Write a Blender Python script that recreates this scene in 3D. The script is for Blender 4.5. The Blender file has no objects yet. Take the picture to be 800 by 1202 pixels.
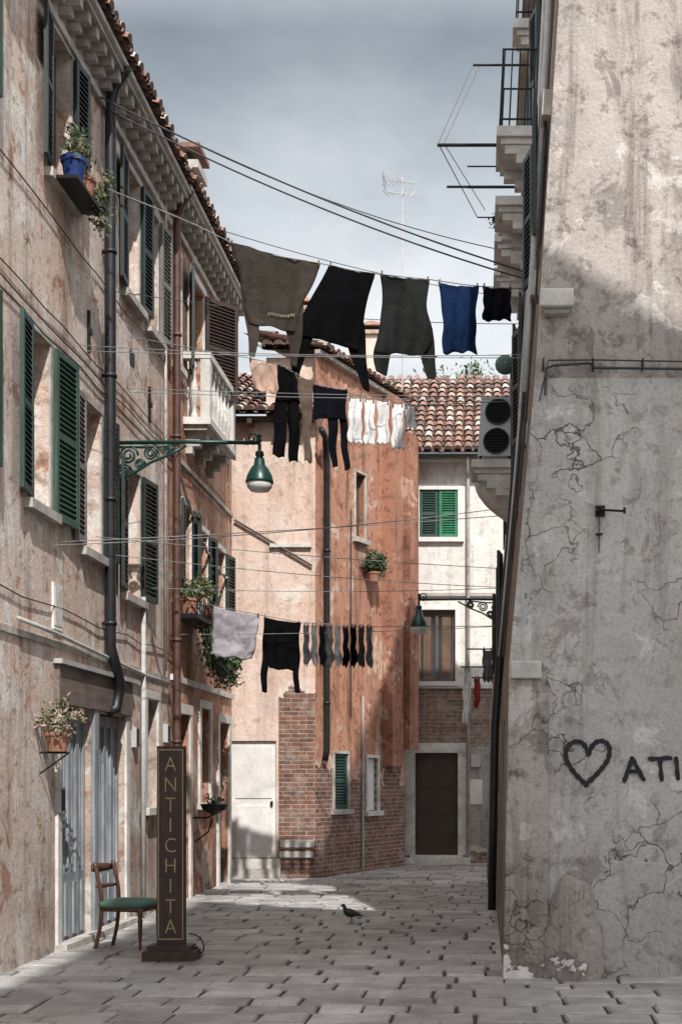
import bpy, math, random
from mathutils import Vector, Matrix
random.seed(7)
R=random.random
def U(a,b): return a+(b-a)*R()
F=1600.0; EYE=1.7
def P(px,py,D,dy=0.0):
    return Vector(((px-567)/F*D, D+dy, EYE+(915-py)/F*D))
WX=-4.15
def LY(px): return F*4.15/(567-px)
def LZ(py,Y): return EYE+(915-py)/F*Y
SC=bpy.context.scene
# ------------------------------------------------------------ materials
class NT:
    def __init__(s,name):
        s.m=bpy.data.materials.new(name); s.m.use_nodes=True
        s.t=s.m.node_tree; s.b=s.t.nodes["Principled BSDF"]
    def n(s,typ,ins=None,**kw):
        nd=s.t.nodes.new(typ)
        for k,v in kw.items(): setattr(nd,k,v)
        for k,v in (ins or {}).items():
            if isinstance(v,bpy.types.NodeSocket): s.t.links.new(v,nd.inputs[k])
            else: nd.inputs[k].default_value=v
        return nd
    def math(s,op,a,b=0.0,c=None):
        ins={0:a,1:b}
        if c is not None: ins[2]=c
        return s.n('ShaderNodeMath',ins,operation=op).outputs[0]
    def mix(s,f,a,b,bt='MIX'):
        return s.n('ShaderNodeMixRGB',{0:f,1:a,2:b},blend_type=bt).outputs[0]
    def ramp(s,f,stops):
        nd=s.n('ShaderNodeValToRGB',{0:f}); cr=nd.color_ramp
        while len(cr.elements)<len(stops): cr.elements.new(0.5)
        for e,(p,c) in zip(cr.elements,stops):
            e.position=p; e.color=c if len(c)==4 else (*c,1)
        return nd.outputs[0]
    def noise(s,vec,sc,det=6,ro=.6,dist=0):
        return s.n('ShaderNodeTexNoise',{'Vector':vec,'Scale':sc,'Detail':det,'Roughness':ro,'Distortion':dist}).outputs[0]
    def link(s,a,inp): s.t.links.new(a,s.b.inputs[inp])
    def bump(s,h,st,d=.02):
        nd=s.n('ShaderNodeBump',{'Height':h,'Strength':st,'Distance':d}); s.link(nd.outputs[0],'Normal')
def c4(c): return (c[0],c[1],c[2],1)
def gray(v): return (v,v,v,1)
def simple(name,col,rough=.7,metal=0,var=.25,sc=8,bump=.15,big=0):
    t=NT(name); pos=t.n('ShaderNodeNewGeometry').outputs['Position']
    n=t.noise(pos,sc,6,.65)
    n2=t.noise(pos,sc*9,3,.6)
    lo=tuple(x*(1-var) for x in col); hi=tuple(min(1,x*(1+var)) for x in col)
    c=t.ramp(n,[(.3,lo),(.7,hi)])
    c=t.mix(.35,c,t.ramp(n2,[(.3,gray(.55)),(.7,gray(1))]),'MULTIPLY')
    if big: 
        b=t.noise(pos,.55,7,.7,.5)
        c=t.mix(big,c,t.ramp(b,[(.36,(.55,.52,.50,1)),(.56,gray(1))]),'MULTIPLY')
        sp=t.ramp(t.noise(pos,14,3,.6),[(.62,gray(0)),(.68,gray(.6))]); c=t.mix(sp,c,(.10,.09,.08,1))
    t.link(c,'Base Color'); t.b.inputs['Roughness'].default_value=rough; t.b.inputs['Metallic'].default_value=metal
    if bump: t.bump(t.mix(.5,n,n2),bump,.01)
    return t.m
def plaster(name,base,alt,pale,u=(1,0),zb=-5,k=1.0,wob=2.5,brickcol=((.27,.13,.09),(.17,.09,.07)),mort=(.38,.34,.30),stain=.6,patch=.5,dirtz=1.6,crack=.0,peel=None,under=None,dirt=.65):
    t=NT(name); pos=t.n('ShaderNodeNewGeometry').outputs['Position']
    sp=t.n('ShaderNodeSeparateXYZ',{0:pos}); x,y,z=sp.outputs
    uu=t.math('ADD',t.math('MULTIPLY',x,u[0]),t.math('MULTIPLY',y,u[1]))
    vec=t.n('ShaderNodeCombineXYZ',{0:uu,1:z}).outputs[0]
    big=t.noise(pos,.6,8,.65,.4)
    med=t.noise(pos,1.9,10,.70,.5)
    fine=t.noise(pos,30,5,.7)
    c=t.mix(t.ramp(big,[(.40,gray(0)),(.58,gray(1))]),c4(base),c4(alt))
    th=.53+.1*(1-patch)
    c=t.mix(t.ramp(med,[(th,gray(0)),(th+.035,gray(.9))]),c,c4(pale))
    if under:
        c=t.mix(t.ramp(med,[(.40,gray(.85)),(.425,gray(0))]),c,c4(under))
    sv=t.n('ShaderNodeCombineXYZ',{0:t.math('MULTIPLY',uu,3.2),1:t.math('MULTIPLY',z,.35),2:0.0}).outputs[0]
    st=t.noise(sv,1.0,8,.72,.6)
    c=t.mix(stain,c,t.ramp(st,[(.34,(.40,.37,.35,1)),(.5,gray(1))]),'MULTIPLY')
    bl=t.noise(pos,6.5,7,.75,.3)
    c=t.mix(stain*.9,c,t.ramp(bl,[(.37,(.40,.37,.35,1)),(.47,gray(1))]),'MULTIPLY')
    c=t.mix(.5,c,t.ramp(fine,[(.32,gray(.6)),(.55,gray(1.0))]),'MULTIPLY')
    dz=t.math('ADD',t.math('DIVIDE',z,dirtz),t.math('MULTIPLY',t.math('SUBTRACT',big,.5),1.6))
    c=t.mix(dirt,c,t.ramp(dz,[(.0,(.45,.43,.42,1)),(1,gray(1))]),'MULTIPLY')
    h=t.math('ADD',t.math('MULTIPLY',med,.7),t.math('MULTIPLY',fine,.35))
    if peel:
        pm=t.math('ADD',t.math('MULTIPLY',t.math('SUBTRACT',peel[0],z),.28),t.math('MULTIPLY',t.math('SUBTRACT',t.noise(pos,1.35,10,.60,.3),.5),2.7))
        pk=t.ramp(pm,[(.50,gray(0)),(.53,gray(1))])
        pe=t.ramp(pm,[(.38,gray(0)),(.50,gray(.7)),(.53,gray(0))])
        c=t.mix(pk,c,t.mix(.6,c4(peel[1]),t.ramp(bl,[(.35,gray(.55)),(.6,gray(1.1))]),'MULTIPLY'))
        c=t.mix(pe,c,(.17,.15,.13,1)); h=t.math('SUBTRACT',h,t.math('MULTIPLY',pk,.5))
    if zb>-3.9:
        br=t.n('ShaderNodeTexBrick',{'Vector':vec,'Color1':c4(brickcol[0]),'Color2':c4(brickcol[1]),'Mortar':c4(mort),'Scale':1.0,
            'Mortar Size':.009,'Mortar Smooth':.3,'Bias':0.0,'Brick Width':.26,'Row Height':.075})
        bc=t.mix(.8,br.outputs[0],t.ramp(t.noise(pos,9,5,.7),[(.3,gray(.4)),(.7,gray(1.5))]),'MULTIPLY')
        bc=t.mix(t.ramp(t.noise(pos,3.1,6,.7),[(.52,gray(0)),(.66,gray(.7))]),bc,c4(mort))
        m=t.math('ADD',t.math('MULTIPLY',t.math('SUBTRACT',zb,z),k),t.math('MULTIPLY',t.math('SUBTRACT',t.noise(pos,1.1,9,.62,.3),.5),wob*2.6))
        mask=t.ramp(m,[(.48,gray(0)),(.53,gray(1))])
        edge=t.ramp(m,[(.25,gray(0)),(.47,gray(1)),(.5,gray(0))]) 
        c=t.mix(t.math('MULTIPLY',edge,.7),c,c4(pale))
        c=t.mix(mask,c,bc)
        hb=t.math('SUBTRACT',t.math('MULTIPLY',br.outputs[1],-1.2),.6)
        h=t.math('ADD',h,t.math('MULTIPLY',mask,hb))
    if crack>0:
        wv=t.n('ShaderNodeVectorMath',{0:pos,1:t.n('ShaderNodeTexNoise',{'Vector':pos,'Scale':2.5,'Detail':6.}).outputs[1]},operation='ADD').outputs[0]
        vo=t.n('ShaderNodeTexVoronoi',{'Vector':wv,'Scale':2.1},feature='DISTANCE_TO_EDGE').outputs[0]
        gate=t.ramp(t.noise(pos,.9,4),[(.48,gray(0)),(.60,gray(1))])
        cm=t.math('MULTIPLY',t.ramp(vo,[(.0,gray(1)),(.018,gray(0))]),gate)
        c=t.mix(t.math('MULTIPLY',cm,crack),c,(.07,.06,.05,1))
        h=t.math('SUBTRACT',h,cm)
    t.link(c,'Base Color'); t.b.inputs['Roughness'].default_value=.92
    t.b.inputs['Specular IOR Level'].default_value=.2
    t.bump(h,.8,.035)
    return t.m
def wood(name,col,rough=.55,ax=2):
    t=NT(name); pos=t.n('ShaderNodeNewGeometry').outputs['Position']
    s=[14,14,14]; s[ax]=1.2
    v=t.n('ShaderNodeVectorMath',{0:pos,1:tuple(s)},operation='MULTIPLY').outputs[0]
    n=t.noise(v,1.5,6,.7,.5); n2=t.noise(pos,3,6,.7)
    c=t.ramp(n,[(.3,tuple(x*.55 for x in col)),(.7,tuple(min(1,x*1.25) for x in col))])
    c=t.mix(.6,c,t.ramp(n2,[(.35,gray(.55)),(.6,gray(1.1))]),'MULTIPLY')
    t.link(c,'Base Color'); t.b.inputs['Roughness'].default_value=rough
    t.bump(n,.3,.006); return t.m
def clothm(name,col):
    t=NT(name); pos=t.n('ShaderNodeNewGeometry').outputs['Position']
    n=t.noise(pos,5,6,.6,.8); n2=t.noise(pos,220,2)
    c=t.ramp(n,[(.3,tuple(x*.7 for x in col)),(.7,tuple(min(1,x*1.2) for x in col))])
    t.link(c,'Base Color'); t.b.inputs['Roughness'].default_value=1.0
    t.b.inputs['Specular IOR Level'].default_value=.03
    t.bump(t.mix(.2,n,n2),.8,.05); return t.m
M={}
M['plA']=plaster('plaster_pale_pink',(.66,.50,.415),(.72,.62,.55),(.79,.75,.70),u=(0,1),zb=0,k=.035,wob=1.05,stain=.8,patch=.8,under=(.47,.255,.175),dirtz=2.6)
M['plB']=plaster('plaster_salmon',(.51,.255,.17),(.57,.36,.27),(.69,.58,.50),u=(0,1),zb=1.0,k=.10,wob=1.1,stain=.9,patch=.62,under=(.31,.145,.10),dirtz=2.6)
M['plM']=plaster('plaster_peach',(.70,.52,.42),(.75,.61,.53),(.78,.70,.63),zb=-3,k=.35,wob=.8,stain=.5,patch=.55)
M['plMb']=plaster('plaster_peach_over_brick',(.70,.52,.42),(.75,.61,.53),(.78,.70,.63),zb=3.6,k=1.1,wob=.75,stain=.5,patch=.55)
M['plR']=plaster('plaster_orange',(.50,.255,.165),(.46,.245,.17),(.64,.48,.385),u=(.37,.93),zb=2.5,k=.7,wob=.8,stain=.9,patch=.6,under=(.32,.15,.10))
M['plRo']=plaster('plaster_orange_plain',(.42,.205,.135),(.37,.18,.125),(.56,.39,.30),u=(.37,.93),zb=-6,stain=.95,patch=.5,under=(.26,.125,.09))
M['plW']=plaster('plaster_white',(.80,.78,.73),(.75,.72,.67),(.82,.80,.77),zb=-4,stain=.45,patch=.4)
M['plWb']=plaster('brick_band',(.5,.46,.4),(.46,.42,.36),(.55,.52,.47),zb=4.4,k=1.0,wob=.5,stain=.5,patch=.4,brickcol=((.30,.19,.14),(.2,.13,.10)))
M['plWg']=plaster('plaster_grey',(.46,.43,.39),(.4,.37,.34),(.6,.57,.53),zb=.6,k=1.0,wob=.7,stain=.7,patch=.5)
M['pl1']=plaster('plaster_worn_cement',(.60,.585,.56),(.49,.475,.455),(.70,.69,.67),zb=-4,stain=.55,patch=.5,crack=.8,dirtz=1.6,peel=(1.25,(.82,.81,.80)),under=(.38,.36,.34),dirt=.35)
M['pl1u']=plaster('plaster_pinkish_grey',(.50,.445,.41),(.38,.345,.32),(.64,.60,.565),zb=-4,stain=.8,patch=.65,under=(.27,.24,.22))
M['pl1d']=plaster('plaster_dark_cement',(.42,.38,.345),(.49,.46,.425),(.64,.62,.59),zb=-4,stain=.8,patch=.6,crack=.7,peel=(1.3,(.80,.79,.77)),under=(.29,.25,.22),dirt=.5)
M['pl2']=plaster('plaster_dark_ochre',(.33,.25,.19),(.27,.21,.17),(.42,.36,.31),u=(0,1),zb=.8,k=.4,wob=.8,stain=.8,patch=.4)  # darker ochre base colour for the right-hand side walls
M['stone']=simple('istrian_stone',(.64,.62,.58),.8,var=.28,sc=4,bump=.4)
M['stoned']=simple('weathered_stone',(.45,.42,.385),.85,var=.4,sc=5,bump=.5)
M['green']=wood('green_shutter_paint',(.025,.066,.05),.55)
M['greenl']=wood('sunfaded_green_paint',(.045,.105,.08),.6)
M['greenb']=wood('bright_green_paint',(.03,.20,.10),.5)
M['dgreen']=wood('dark_green_paint',(.012,.024,.021),.5)
M['greywood']=wood('grey_louver_paint',(.22,.21,.19),.6)
M['brown']=wood('dark_brown_wood',(.055,.031,.022),.5)
M['brownl']=wood('brown_window_wood',(.15,.085,.05),.55)
M['lintel']=wood('old_lintel_wood',(.2,.155,.13),.8,1)
M['bluegrey']=wood('bluegrey_door_paint',(.30,.325,.35),.5)
M['glass']=simple('dark_window_glass',(.025,.03,.035),.12,var=.3,sc=2,bump=0)
M['dark']=simple('dark_interior',(.012,.011,.010),.9,bump=0)
M['iron']=simple('black_iron',(.018,.018,.018),.5,.6,var=.3,bump=.1)
M['dpipe']=simple('dark_drainpipe',(.035,.037,.042),.45,.5,var=.3,sc=5)
M['cpipe']=simple('rust_brown_drainpipe',(.12,.065,.05),.5,.3,var=.35,sc=5)
M['gpipe']=simple('grey_pipe',(.46,.46,.45),.6,var=.2,sc=5)
M['lampg']=simple('lamp_green_enamel',(.012,.05,.04),.35,.2,var=.2)
M['lampw']=simple('lamp_glass_white',(.75,.74,.7),.2,var=.05,bump=0)
M['wire']=simple('wire_dark',(.04,.04,.045),.6,bump=0)
M['rope']=simple('washing_line_cord',(.22,.22,.22),.7,bump=0)
M['white']=simple('white_paint',(.76,.74,.71),.7,var=.15,sc=3,bump=.2)
M['terra']=simple('terracotta',(.36,.17,.11),.8)
M['bluepot']=simple('blue_glazed_pot',(.02,.045,.17),.3)
M['gold']=simple('faded_gold_paint',(.42,.32,.18),.55,var=.3,sc=30)
M['ink']=simple('black_spray_paint',(.02,.02,.023),.8,var=.6,sc=25,bump=0)
M['leaf1']=simple('leaf_green',(.06,.10,.035),.6,var=.4,sc=20,bump=0)
M['leaf2']=simple('leaf_dark',(.025,.048,.02),.6,var=.4,sc=20,bump=0)
M['leaf3']=simple('leaf_dry',(.16,.14,.07),.7,var=.4,sc=20,bump=0)
M['petal']=simple('petal_pink',(.45,.28,.27),.7,bump=0)
for i,c in enumerate([(.30,.165,.12),(.22,.125,.095),(.40,.30,.245),(.14,.092,.075),(.48,.42,.37)]):
    M['tile%d'%i]=simple('roof_tile_%d'%i,c,.85,var=.4,sc=12,bump=.4)
for i,c in enumerate([(.415,.40,.39),(.36,.345,.335),(.465,.45,.44),(.30,.288,.28)]):
    M['slab%d'%i]=simple('trachyte_slab_%d'%i,c,.55,var=.32,sc=3.5,bump=.8,big=.7)
M['joint']=simple('paving_joint_dirt',(.055,.05,.046),.95,var=.3)
M['ground']=simple('ground_stone',(.22,.21,.2),.9,var=.3,sc=.8)
M['ac']=simple('ac_enamel',(.55,.57,.58),.5,var=.1)
M['seat']=simple('green_seat_cushion',(.10,.17,.14),.9,var=.2,sc=40,bump=.2)
M['chairw']=wood('mahogany',(.10,.045,.03),.4)
M['bird']=simple('pigeon_dark_feather',(.025,.026,.031),.6,var=.5,sc=40)
M['birdl']=simple('pigeon_grey_feather',(.05,.053,.06),.6,var=.4,sc=40)
M['birdf']=simple('pigeon_feet',(.3,.09,.08),.6)
M['bark']=simple('bark',(.09,.07,.05),.9,sc=10,bump=.6)

# ------------------------------------------------------------ geometry builder
class Fr:
    def __init__(s,o,u,n,lean=None):
        s.o=Vector(o); s.u=Vector(u).normalized(); s.n=Vector(n).normalized(); s.lean=lean
    def p(s,a,d,z):
        v=s.o+s.u*a+s.n*d+Vector((0,0,z))
        if s.lean: v-=s.n*s.lean(z+s.o.z)
        return v
class G:
    def __init__(s): s.v=[];s.f=[];s.mi=[];s.mats=[]
    def m(s,k):
        mt=M[k]
        if mt not in s.mats: s.mats.append(mt)
        return s.mats.index(mt)
    def poly(s,pts,k):
        b=len(s.v); s.v+=[Vector(p) for p in pts]; s.f.append(tuple(range(b,b+len(pts)))); s.mi.append(s.m(k))
    def hexa(s,q,k):
        b=len(s.v); s.v+=[Vector(p) for p in q]; i=s.m(k)
        for f in ((0,3,2,1),(4,5,6,7),(0,1,5,4),(1,2,6,5),(2,3,7,6),(3,0,4,7)):
            s.f.append(tuple(b+j for j in f)); s.mi.append(i)
    def box(s,x0,x1,y0,y1,z0,z1,k):
        s.hexa([(x0,y0,z0),(x1,y0,z0),(x1,y1,z0),(x0,y1,z0),(x0,y0,z1),(x1,y0,z1),(x1,y1,z1),(x0,y1,z1)],k)
    def lb(s,fr,a0,a1,d0,d1,z0,z1,k):
        s.hexa([fr.p(a,d,z) for z in (z0,z1) for a,d in ((a0,d0),(a1,d0),(a1,d1),(a0,d1))],k)
    def rings(s,rs,k,cap=True,closed=True):
        b=len(s.v); n=len(rs[0]); i=s.m(k)
        for r in rs: s.v+=[Vector(p) for p in r]
        for a in range(len(rs)-1):
            for j in range(n if closed else n-1):
                j2=(j+1)%n
                s.f.append((b+a*n+j,b+a*n+j2,b+(a+1)*n+j2,b+(a+1)*n+j)); s.mi.append(i)
        if cap and closed:
            s.f.append(tuple(b+j for j in range(n-1,-1,-1))); s.mi.append(i)
            e=b+(len(rs)-1)*n
            s.f.append(tuple(e+j for j in range(n))); s.mi.append(i)
    def tube(s,pts,r,k,seg=8):
        pts=[Vector(p) for p in pts]; rs=[]
        rad=r if isinstance(r,(list,tuple)) else [r]*len(pts)
        ref=None
        for i,p in enumerate(pts):
            t=(pts[min(i+1,len(pts)-1)]-pts[max(i-1,0)]).normalized()
            if ref is None: ref=Vector((0,0,1)) if abs(t.z)<.9 else Vector((1,0,0))
            a=t.cross(ref)
            if a.length<1e-4: a=t.orthogonal()
            a.normalize(); b2=a.cross(t).normalized(); ref=b2
            rs.append([p+(a*math.cos(2*math.pi*j/seg)+b2*math.sin(2*math.pi*j/seg))*rad[i] for j in range(seg)])
        s.rings(rs,k)
    def lathe(s,c,prof,k,seg=12,ax=None):
        c=Vector(c)
        s.rings([[c+Vector((r*math.cos(2*math.pi*j/seg),r*math.sin(2*math.pi*j/seg),z)) for j in range(seg)] for r,z in prof],k)
    def wall(s,fr,a0,a1,z0,z1,k,holes=(),depth=.22,rk=None,zl=(),d=0.0):
        rk=rk or k
        A=sorted(set([a0,a1]+[h[i] for h in holes for i in (0,1) if a0<h[i]<a1]))
        Z=sorted(set([z0,z1]+[h[i] for h in holes for i in (2,3) if z0<h[i]<z1]+[z for z in zl if z0<z<z1]))
        for i in range(len(A)-1):
            for j in range(len(Z)-1):
                ca=(A[i]+A[i+1])/2; cz=(Z[j]+Z[j+1])/2
                if any(h[0]<ca<h[1] and h[2]<cz<h[3] for h in holes): continue
                s.poly([fr.p(A[i],d,Z[j]),fr.p(A[i+1],d,Z[j]),fr.p(A[i+1],d,Z[j+1]),fr.p(A[i],d,Z[j+1])],k)
        for h in holes:
            q=[(h[0],h[2]),(h[1],h[2]),(h[1],h[3]),(h[0],h[3])]
            for j in range(4):
                a,b=q[j],q[(j+1)%4]
                s.poly([fr.p(a[0],d,a[1]),fr.p(b[0],d,b[1]),fr.p(b[0],d-depth,b[1]),fr.p(a[0],d-depth,a[1])],rk)
            s.poly([fr.p(a,d-depth,z) for a,z in q],'dark')
    def make(s,name,parent=None,smooth=False,mods=()):
        me=bpy.data.meshes.new(name); me.from_pydata([tuple(v) for v in s.v],[],s.f)
        for m in s.mats: me.materials.append(m)
        me.polygons.foreach_set('material_index',s.mi)
        if smooth: me.polygons.foreach_set('use_smooth',[True]*len(s.f))
        me.validate(); me.update()
        o=bpy.data.objects.new(name,me); SC.collection.objects.link(o)
        if parent:
            o.parent=parent; o.matrix_parent_inverse=Matrix.Translation(parent.location).inverted()
        for typ,kw in mods:
            md=o.modifiers.new(typ,typ)
            for kk,vv in kw.items(): setattr(md,kk,vv)
        return o
def E(name,loc=(0,0,0)):
    e=bpy.data.objects.new(name,None); e.empty_display_size=.3; e.location=loc; SC.collection.objects.link(e); return e

def pane(g,fr,a0,a1,z0,z1,dep=.14,fk='brownl',bars=1,cross=2):
    w=.05
    g.lb(fr,a0+.005,a0+w,-dep-.04,-dep,z0+.005,z1-.005,fk); g.lb(fr,a1-w,a1-.005,-dep-.04,-dep,z0+.005,z1-.005,fk)
    g.lb(fr,a0+w,a1-w,-dep-.04,-dep,z0+.005,z0+w,fk); g.lb(fr,a0+w,a1-w,-dep-.04,-dep,z1-w,z1-.005,fk)
    for i in range(bars):
        a=a0+(a1-a0)*(i+1)/(bars+1); g.lb(fr,a-.025,a+.025,-dep-.038,-dep+.004,z0+w,z1-w,fk)
    for i in range(cross):
        z=z0+(z1-z0)*(i+1)/(cross+1); g.lb(fr,a0+w,a1-w,-dep-.033,-dep-.006,z-.012,z+.012,fk)
    g.poly([fr.p(a0+.02,-dep-.025,z0+.02),fr.p(a1-.02,-dep-.025,z0+.02),fr.p(a1-.02,-dep-.025,z1-.02),fr.p(a0+.02,-dep-.025,z1-.02)],'glass')
def leaf(g,fr,hinge,side,w,z0,z1,ang,k,d0=.03,louv=True,k2=None):
    a=math.radians(ang); k2=k2 or k
    u=fr.u*(side*math.cos(a))+fr.n*math.sin(a); n=fr.n*math.cos(a)-fr.u*(side*math.sin(a))
    f2=Fr(fr.p(hinge,d0,z0),u,n); h=z1-z0; t=.035; b=.06
    g.lb(f2,0,b,0,t,0,h,k); g.lb(f2,w-b,w,0,t,0,h,k)
    for z in (0,h*.5-b/2,h-b): g.lb(f2,b,w-b,.002,t-.002,z,z+b,k)
    if louv:
        nsl=max(6,int(h/.055))
        for i in range(nsl):
            z=b+(h-2*b)*(i+.5)/nsl
            g.hexa([f2.p(b,.004,z-.004),f2.p(w-b,.004,z-.004),f2.p(w-b,t-.004,z-.026),f2.p(b,t-.004,z-.026),
                    f2.p(b,.004,z+.006),f2.p(w-b,.004,z+.006),f2.p(w-b,t-.004,z-.016),f2.p(b,t-.004,z-.016)],k2)
        g.lb(f2,b,w-b,.001,.003,b,h-b,k2)
    else:
        n2=4
        for i in range(n2):
            x0=b+(w-2*b)*i/n2; g.lb(f2,x0+.004,x0+(w-2*b)/n2-.004,.006,t-.008,b,h-b,k2)
def surround(g,fr,a0,a1,z0,z1,w=.11,d=.035,k='stone',sill=True,bottom=False):
    g.lb(fr,a0-w,a0-.002,-.05,d,z0,z1,k); g.lb(fr,a1+.002,a1+w,-.05,d,z0,z1,k)
    g.lb(fr,a0-w,a1+w,-.05,d+.004,z1+.002,z1+w,k)
    if sill: g.lb(fr,a0-w-.05,a1+w+.05,-.15,.09,z0-.09,z0-.003,k)
    if bottom: g.lb(fr,a0-w,a1+w,-.05,d+.004,z0-w,z0-.003,k)

def tiles(g,o,u,v,lu,lv,skip=0.0):
    o=Vector(o);u=Vector(u).normalized();v=Vector(v).normalized();n=u.cross(v)
    if n.z<0: n=-n
    pw=.2; pl=.34; nc=int(lu/pw); nr=int(lv/pl)
    g.poly([o-n*.02,o+u*lu-n*.02,o+u*lu+v*lv-n*.02,o+v*lv-n*.02],'tile3')
    for c in range(nc):
        for r in range(nr):
            for kind in (0,1):
                if R()<skip: continue
                cx=(c+(.5 if kind else 0))*pw+U(-.014,.014)
                s0=r*pl-.05+U(-.03,.03); s1=s0+pl+.07
                r0,r1=(.088,.068) if kind else (.075,.09)
                h0,h1=(.06,.035) if kind else (.075,.05)
                mk='tile%d'%random.choice([0,0,0,1,1,2,2,3,4])
                if not kind: mk='tile%d'%random.choice([1,3,3])
                rs=[]
                for ss,rr,hh in ((s0,r0,h0),(s1,r1,h1)):
                    ring=[]
                    for j in range(6):
                        a=math.pi*j/5
                        sgn=1 if kind else -1
                        ring.append(o+u*(cx+rr*math.cos(a))+v*ss+n*(hh+sgn*rr*math.sin(a)*.9))
                    rs.append(ring)
                g.rings(rs,mk,cap=False,closed=False)
                if kind and r==0:
                    b=rs[0]; g.poly(b,'tile3')
def leaves(g,c,rad,n,size,ks=('leaf1','leaf2'),clumps=9,droop=0):
    c=Vector(c); cl=[]
    for i in range(clumps):
        d=Vector((U(-1,1),U(-1,1),U(-1,1)))
        while d.length>1: d=Vector((U(-1,1),U(-1,1),U(-1,1)))
        cl.append((Vector((d.x*rad[0],d.y*rad[1],d.z*rad[2])),U(.22,.42)))
    for i in range(n):
        o,r=random.choice(cl); d=Vector((random.gauss(0,.5),random.gauss(0,.5),random.gauss(0,.5)))
        p=c+o+Vector((d.x*rad[0]*r*1.6,d.y*rad[1]*r*1.6,d.z*rad[2]*r*1.6-droop*R()))
        a=Vector((U(-1,1),U(-1,1),U(-1,1))).normalized(); b=a.orthogonal().normalized()
        s=size*U(.6,1.3)
        g.poly([p-a*s,p+b*s*.45,p+a*s,p-b*s*.45],random.choice(ks))
def wirepts(p0,p1,sag,n=18):
    p0=Vector(p0);p1=Vector(p1)
    return [p0.lerp(p1,i/n)-Vector((0,0,4*sag*(i/n)*(1-i/n))) for i in range(n+1)]

# ============================================================ GROUND
g=G(); g.poly([(-300,-300,0),(300,-300,0),(300,300,0),(-300,300,0)],'ground'); g.make('ground')
g=G(); g.poly([(-4.6,-12,.004),(8,-12,.004),(8,45,.004),(-4.6,45,.004)],'joint')
y=-3.0
while y<32:
    h=U(.27,.42); x=-4.3-U(0,.5)
    while x<4:
        w=U(.32,.66); gp=.013
        z=.028+U(-.007,.007); x0,x1,y0,y1=x+gp,x+w-gp,y+gp*1.2,y+h-gp*1.2
        j=[U(-.012,.012) for _ in range(8)]
        tz=[z+U(-.007,.007) for _ in range(4)]
        b=.014
        q0=[(x0+j[0],y0+j[1],.003),(x1+j[2],y0+j[3],.003),(x1+j[4],y1+j[5],.003),(x0+j[6],y1+j[7],.003)]
        q1=[(x0+j[0],y0+j[1],z-b),(x1+j[2],y0+j[3],z-b),(x1+j[4],y1+j[5],z-b),(x0+j[6],y1+j[7],z-b)]
        q2=[(x0+j[0]+b,y0+j[1]+b,tz[0]),(x1+j[2]-b,y0+j[3]+b,tz[1]),(x1+j[4]-b,y1+j[5]-b,tz[2]),(x0+j[6]+b,y1+j[7]-b,tz[3])]
        g.rings([q0,q1,q2],'slab%d'%random.choice([0,0,1,1,2,2,3]))
        x+=w
    y+=h
g.make('stone_pavement')

# ============================================================ LEFT BUILDINGS
def cornice(g,fr,a0,a1,zt,k='stoned'):
    g.lb(fr,a0,a1,-.1,.05,zt-.50,zt-.42,k)
    g.lb(fr,a0,a1,-.1,.09,zt-.22,zt-.15,k)
    g.lb(fr,a0-.02,a1+.02,-.1,.25,zt-.12,zt-.06,k)
    g.lb(fr,a0-.03,a1+.03,-.1,.29,zt-.057,zt,'stone')
    a=a0+.1
    while a<a1-.1:
        g.lb(fr,a,a+.10,-.05,.22,zt-.24,zt-.123,k)
        g.lb(fr,a+.01,a+.09,-.05,.13,zt-.33,zt-.242,k)
        a+=.28
frL=Fr((WX,0,0),(0,1,0),(1,0,0))
zA=9.5
bA=E('plaster_house',(WX-4,10,0))
wA=[ (12.42,13.02,4.25,5.85),(14.1,14.75,4.1,5.65),(15.72,16.42,3.85,5.35),
 (15.75,16.4,7.35,8.85),(13.0,13.7,7.5,8.95),(10.2,11.0,4.3,5.85),(10.2,11.0,7.4,8.9),
 (16.85,17.35,7.3,8.8),(8.2,9.0,4.3,5.85),(8.2,9.0,7.4,8.9)]
doorsA=[(13.35,14.42,0,2.42),(14.62,15.75,0,2.42),(10.2,11.4,0,2.5)]
smA=[(16.75,17.3,1.35,2.7)]
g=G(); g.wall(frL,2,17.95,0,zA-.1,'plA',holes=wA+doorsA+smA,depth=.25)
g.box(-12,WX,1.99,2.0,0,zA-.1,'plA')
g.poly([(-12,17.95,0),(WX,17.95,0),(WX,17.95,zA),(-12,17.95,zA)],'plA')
g.make('walls',bA)
g=G(); cornice(g,frL,2,18.0,zA)
tiles(g,(WX+.30,2,zA+.02),(0,1,0),(-1,0,.30),16.0,.75)
g.poly([(WX+.1,2,zA+.08),(WX+.1,18,zA+.08),(-12,18,zA+2.0),(-12,2,zA+2.0)],'tile1'); g.make('cornice_and_roof',bA)
g=G()
for w in wA:
    pane(g,frL,*w); surround(g,frL,*w,w=.08,d=.02,k='stoned')
for w in smA: pane(g,frL,*w); surround(g,frL,*w)
g.make('windows',bA)
g=G()
leaf(g,frL,12.40,-1,.44,4.27,5.85,7,'green'); leaf(g,frL,13.08,1,.58,4.2,5.84,4,'greenl',k2='greenl')
leaf(g,frL,14.06,-1,.36,4.12,5.65,3,'greywood')
leaf(g,frL,14.80,1,.40,4.1,5.65,5,'dgreen'); leaf(g,frL,15.70,-1,.44,3.87,5.35,9,'dgreen'); leaf(g,frL,16.44,1,.5,3.87,5.35,6,'dgreen')
leaf(g,frL,15.73,-1,.42,7.37,8.85,6,'dgreen'); leaf(g,frL,16.42,1,.38,7.37,8.85,5,'dgreen')
leaf(g,frL,17.38,1,.4,7.32,8.8,6,'greywood')
leaf(g,frL,12.98,-1,.35,7.52,8.95,8,'dgreen'); leaf(g,frL,13.72,1,.35,7.52,8.95,6,'dgreen')
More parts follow.
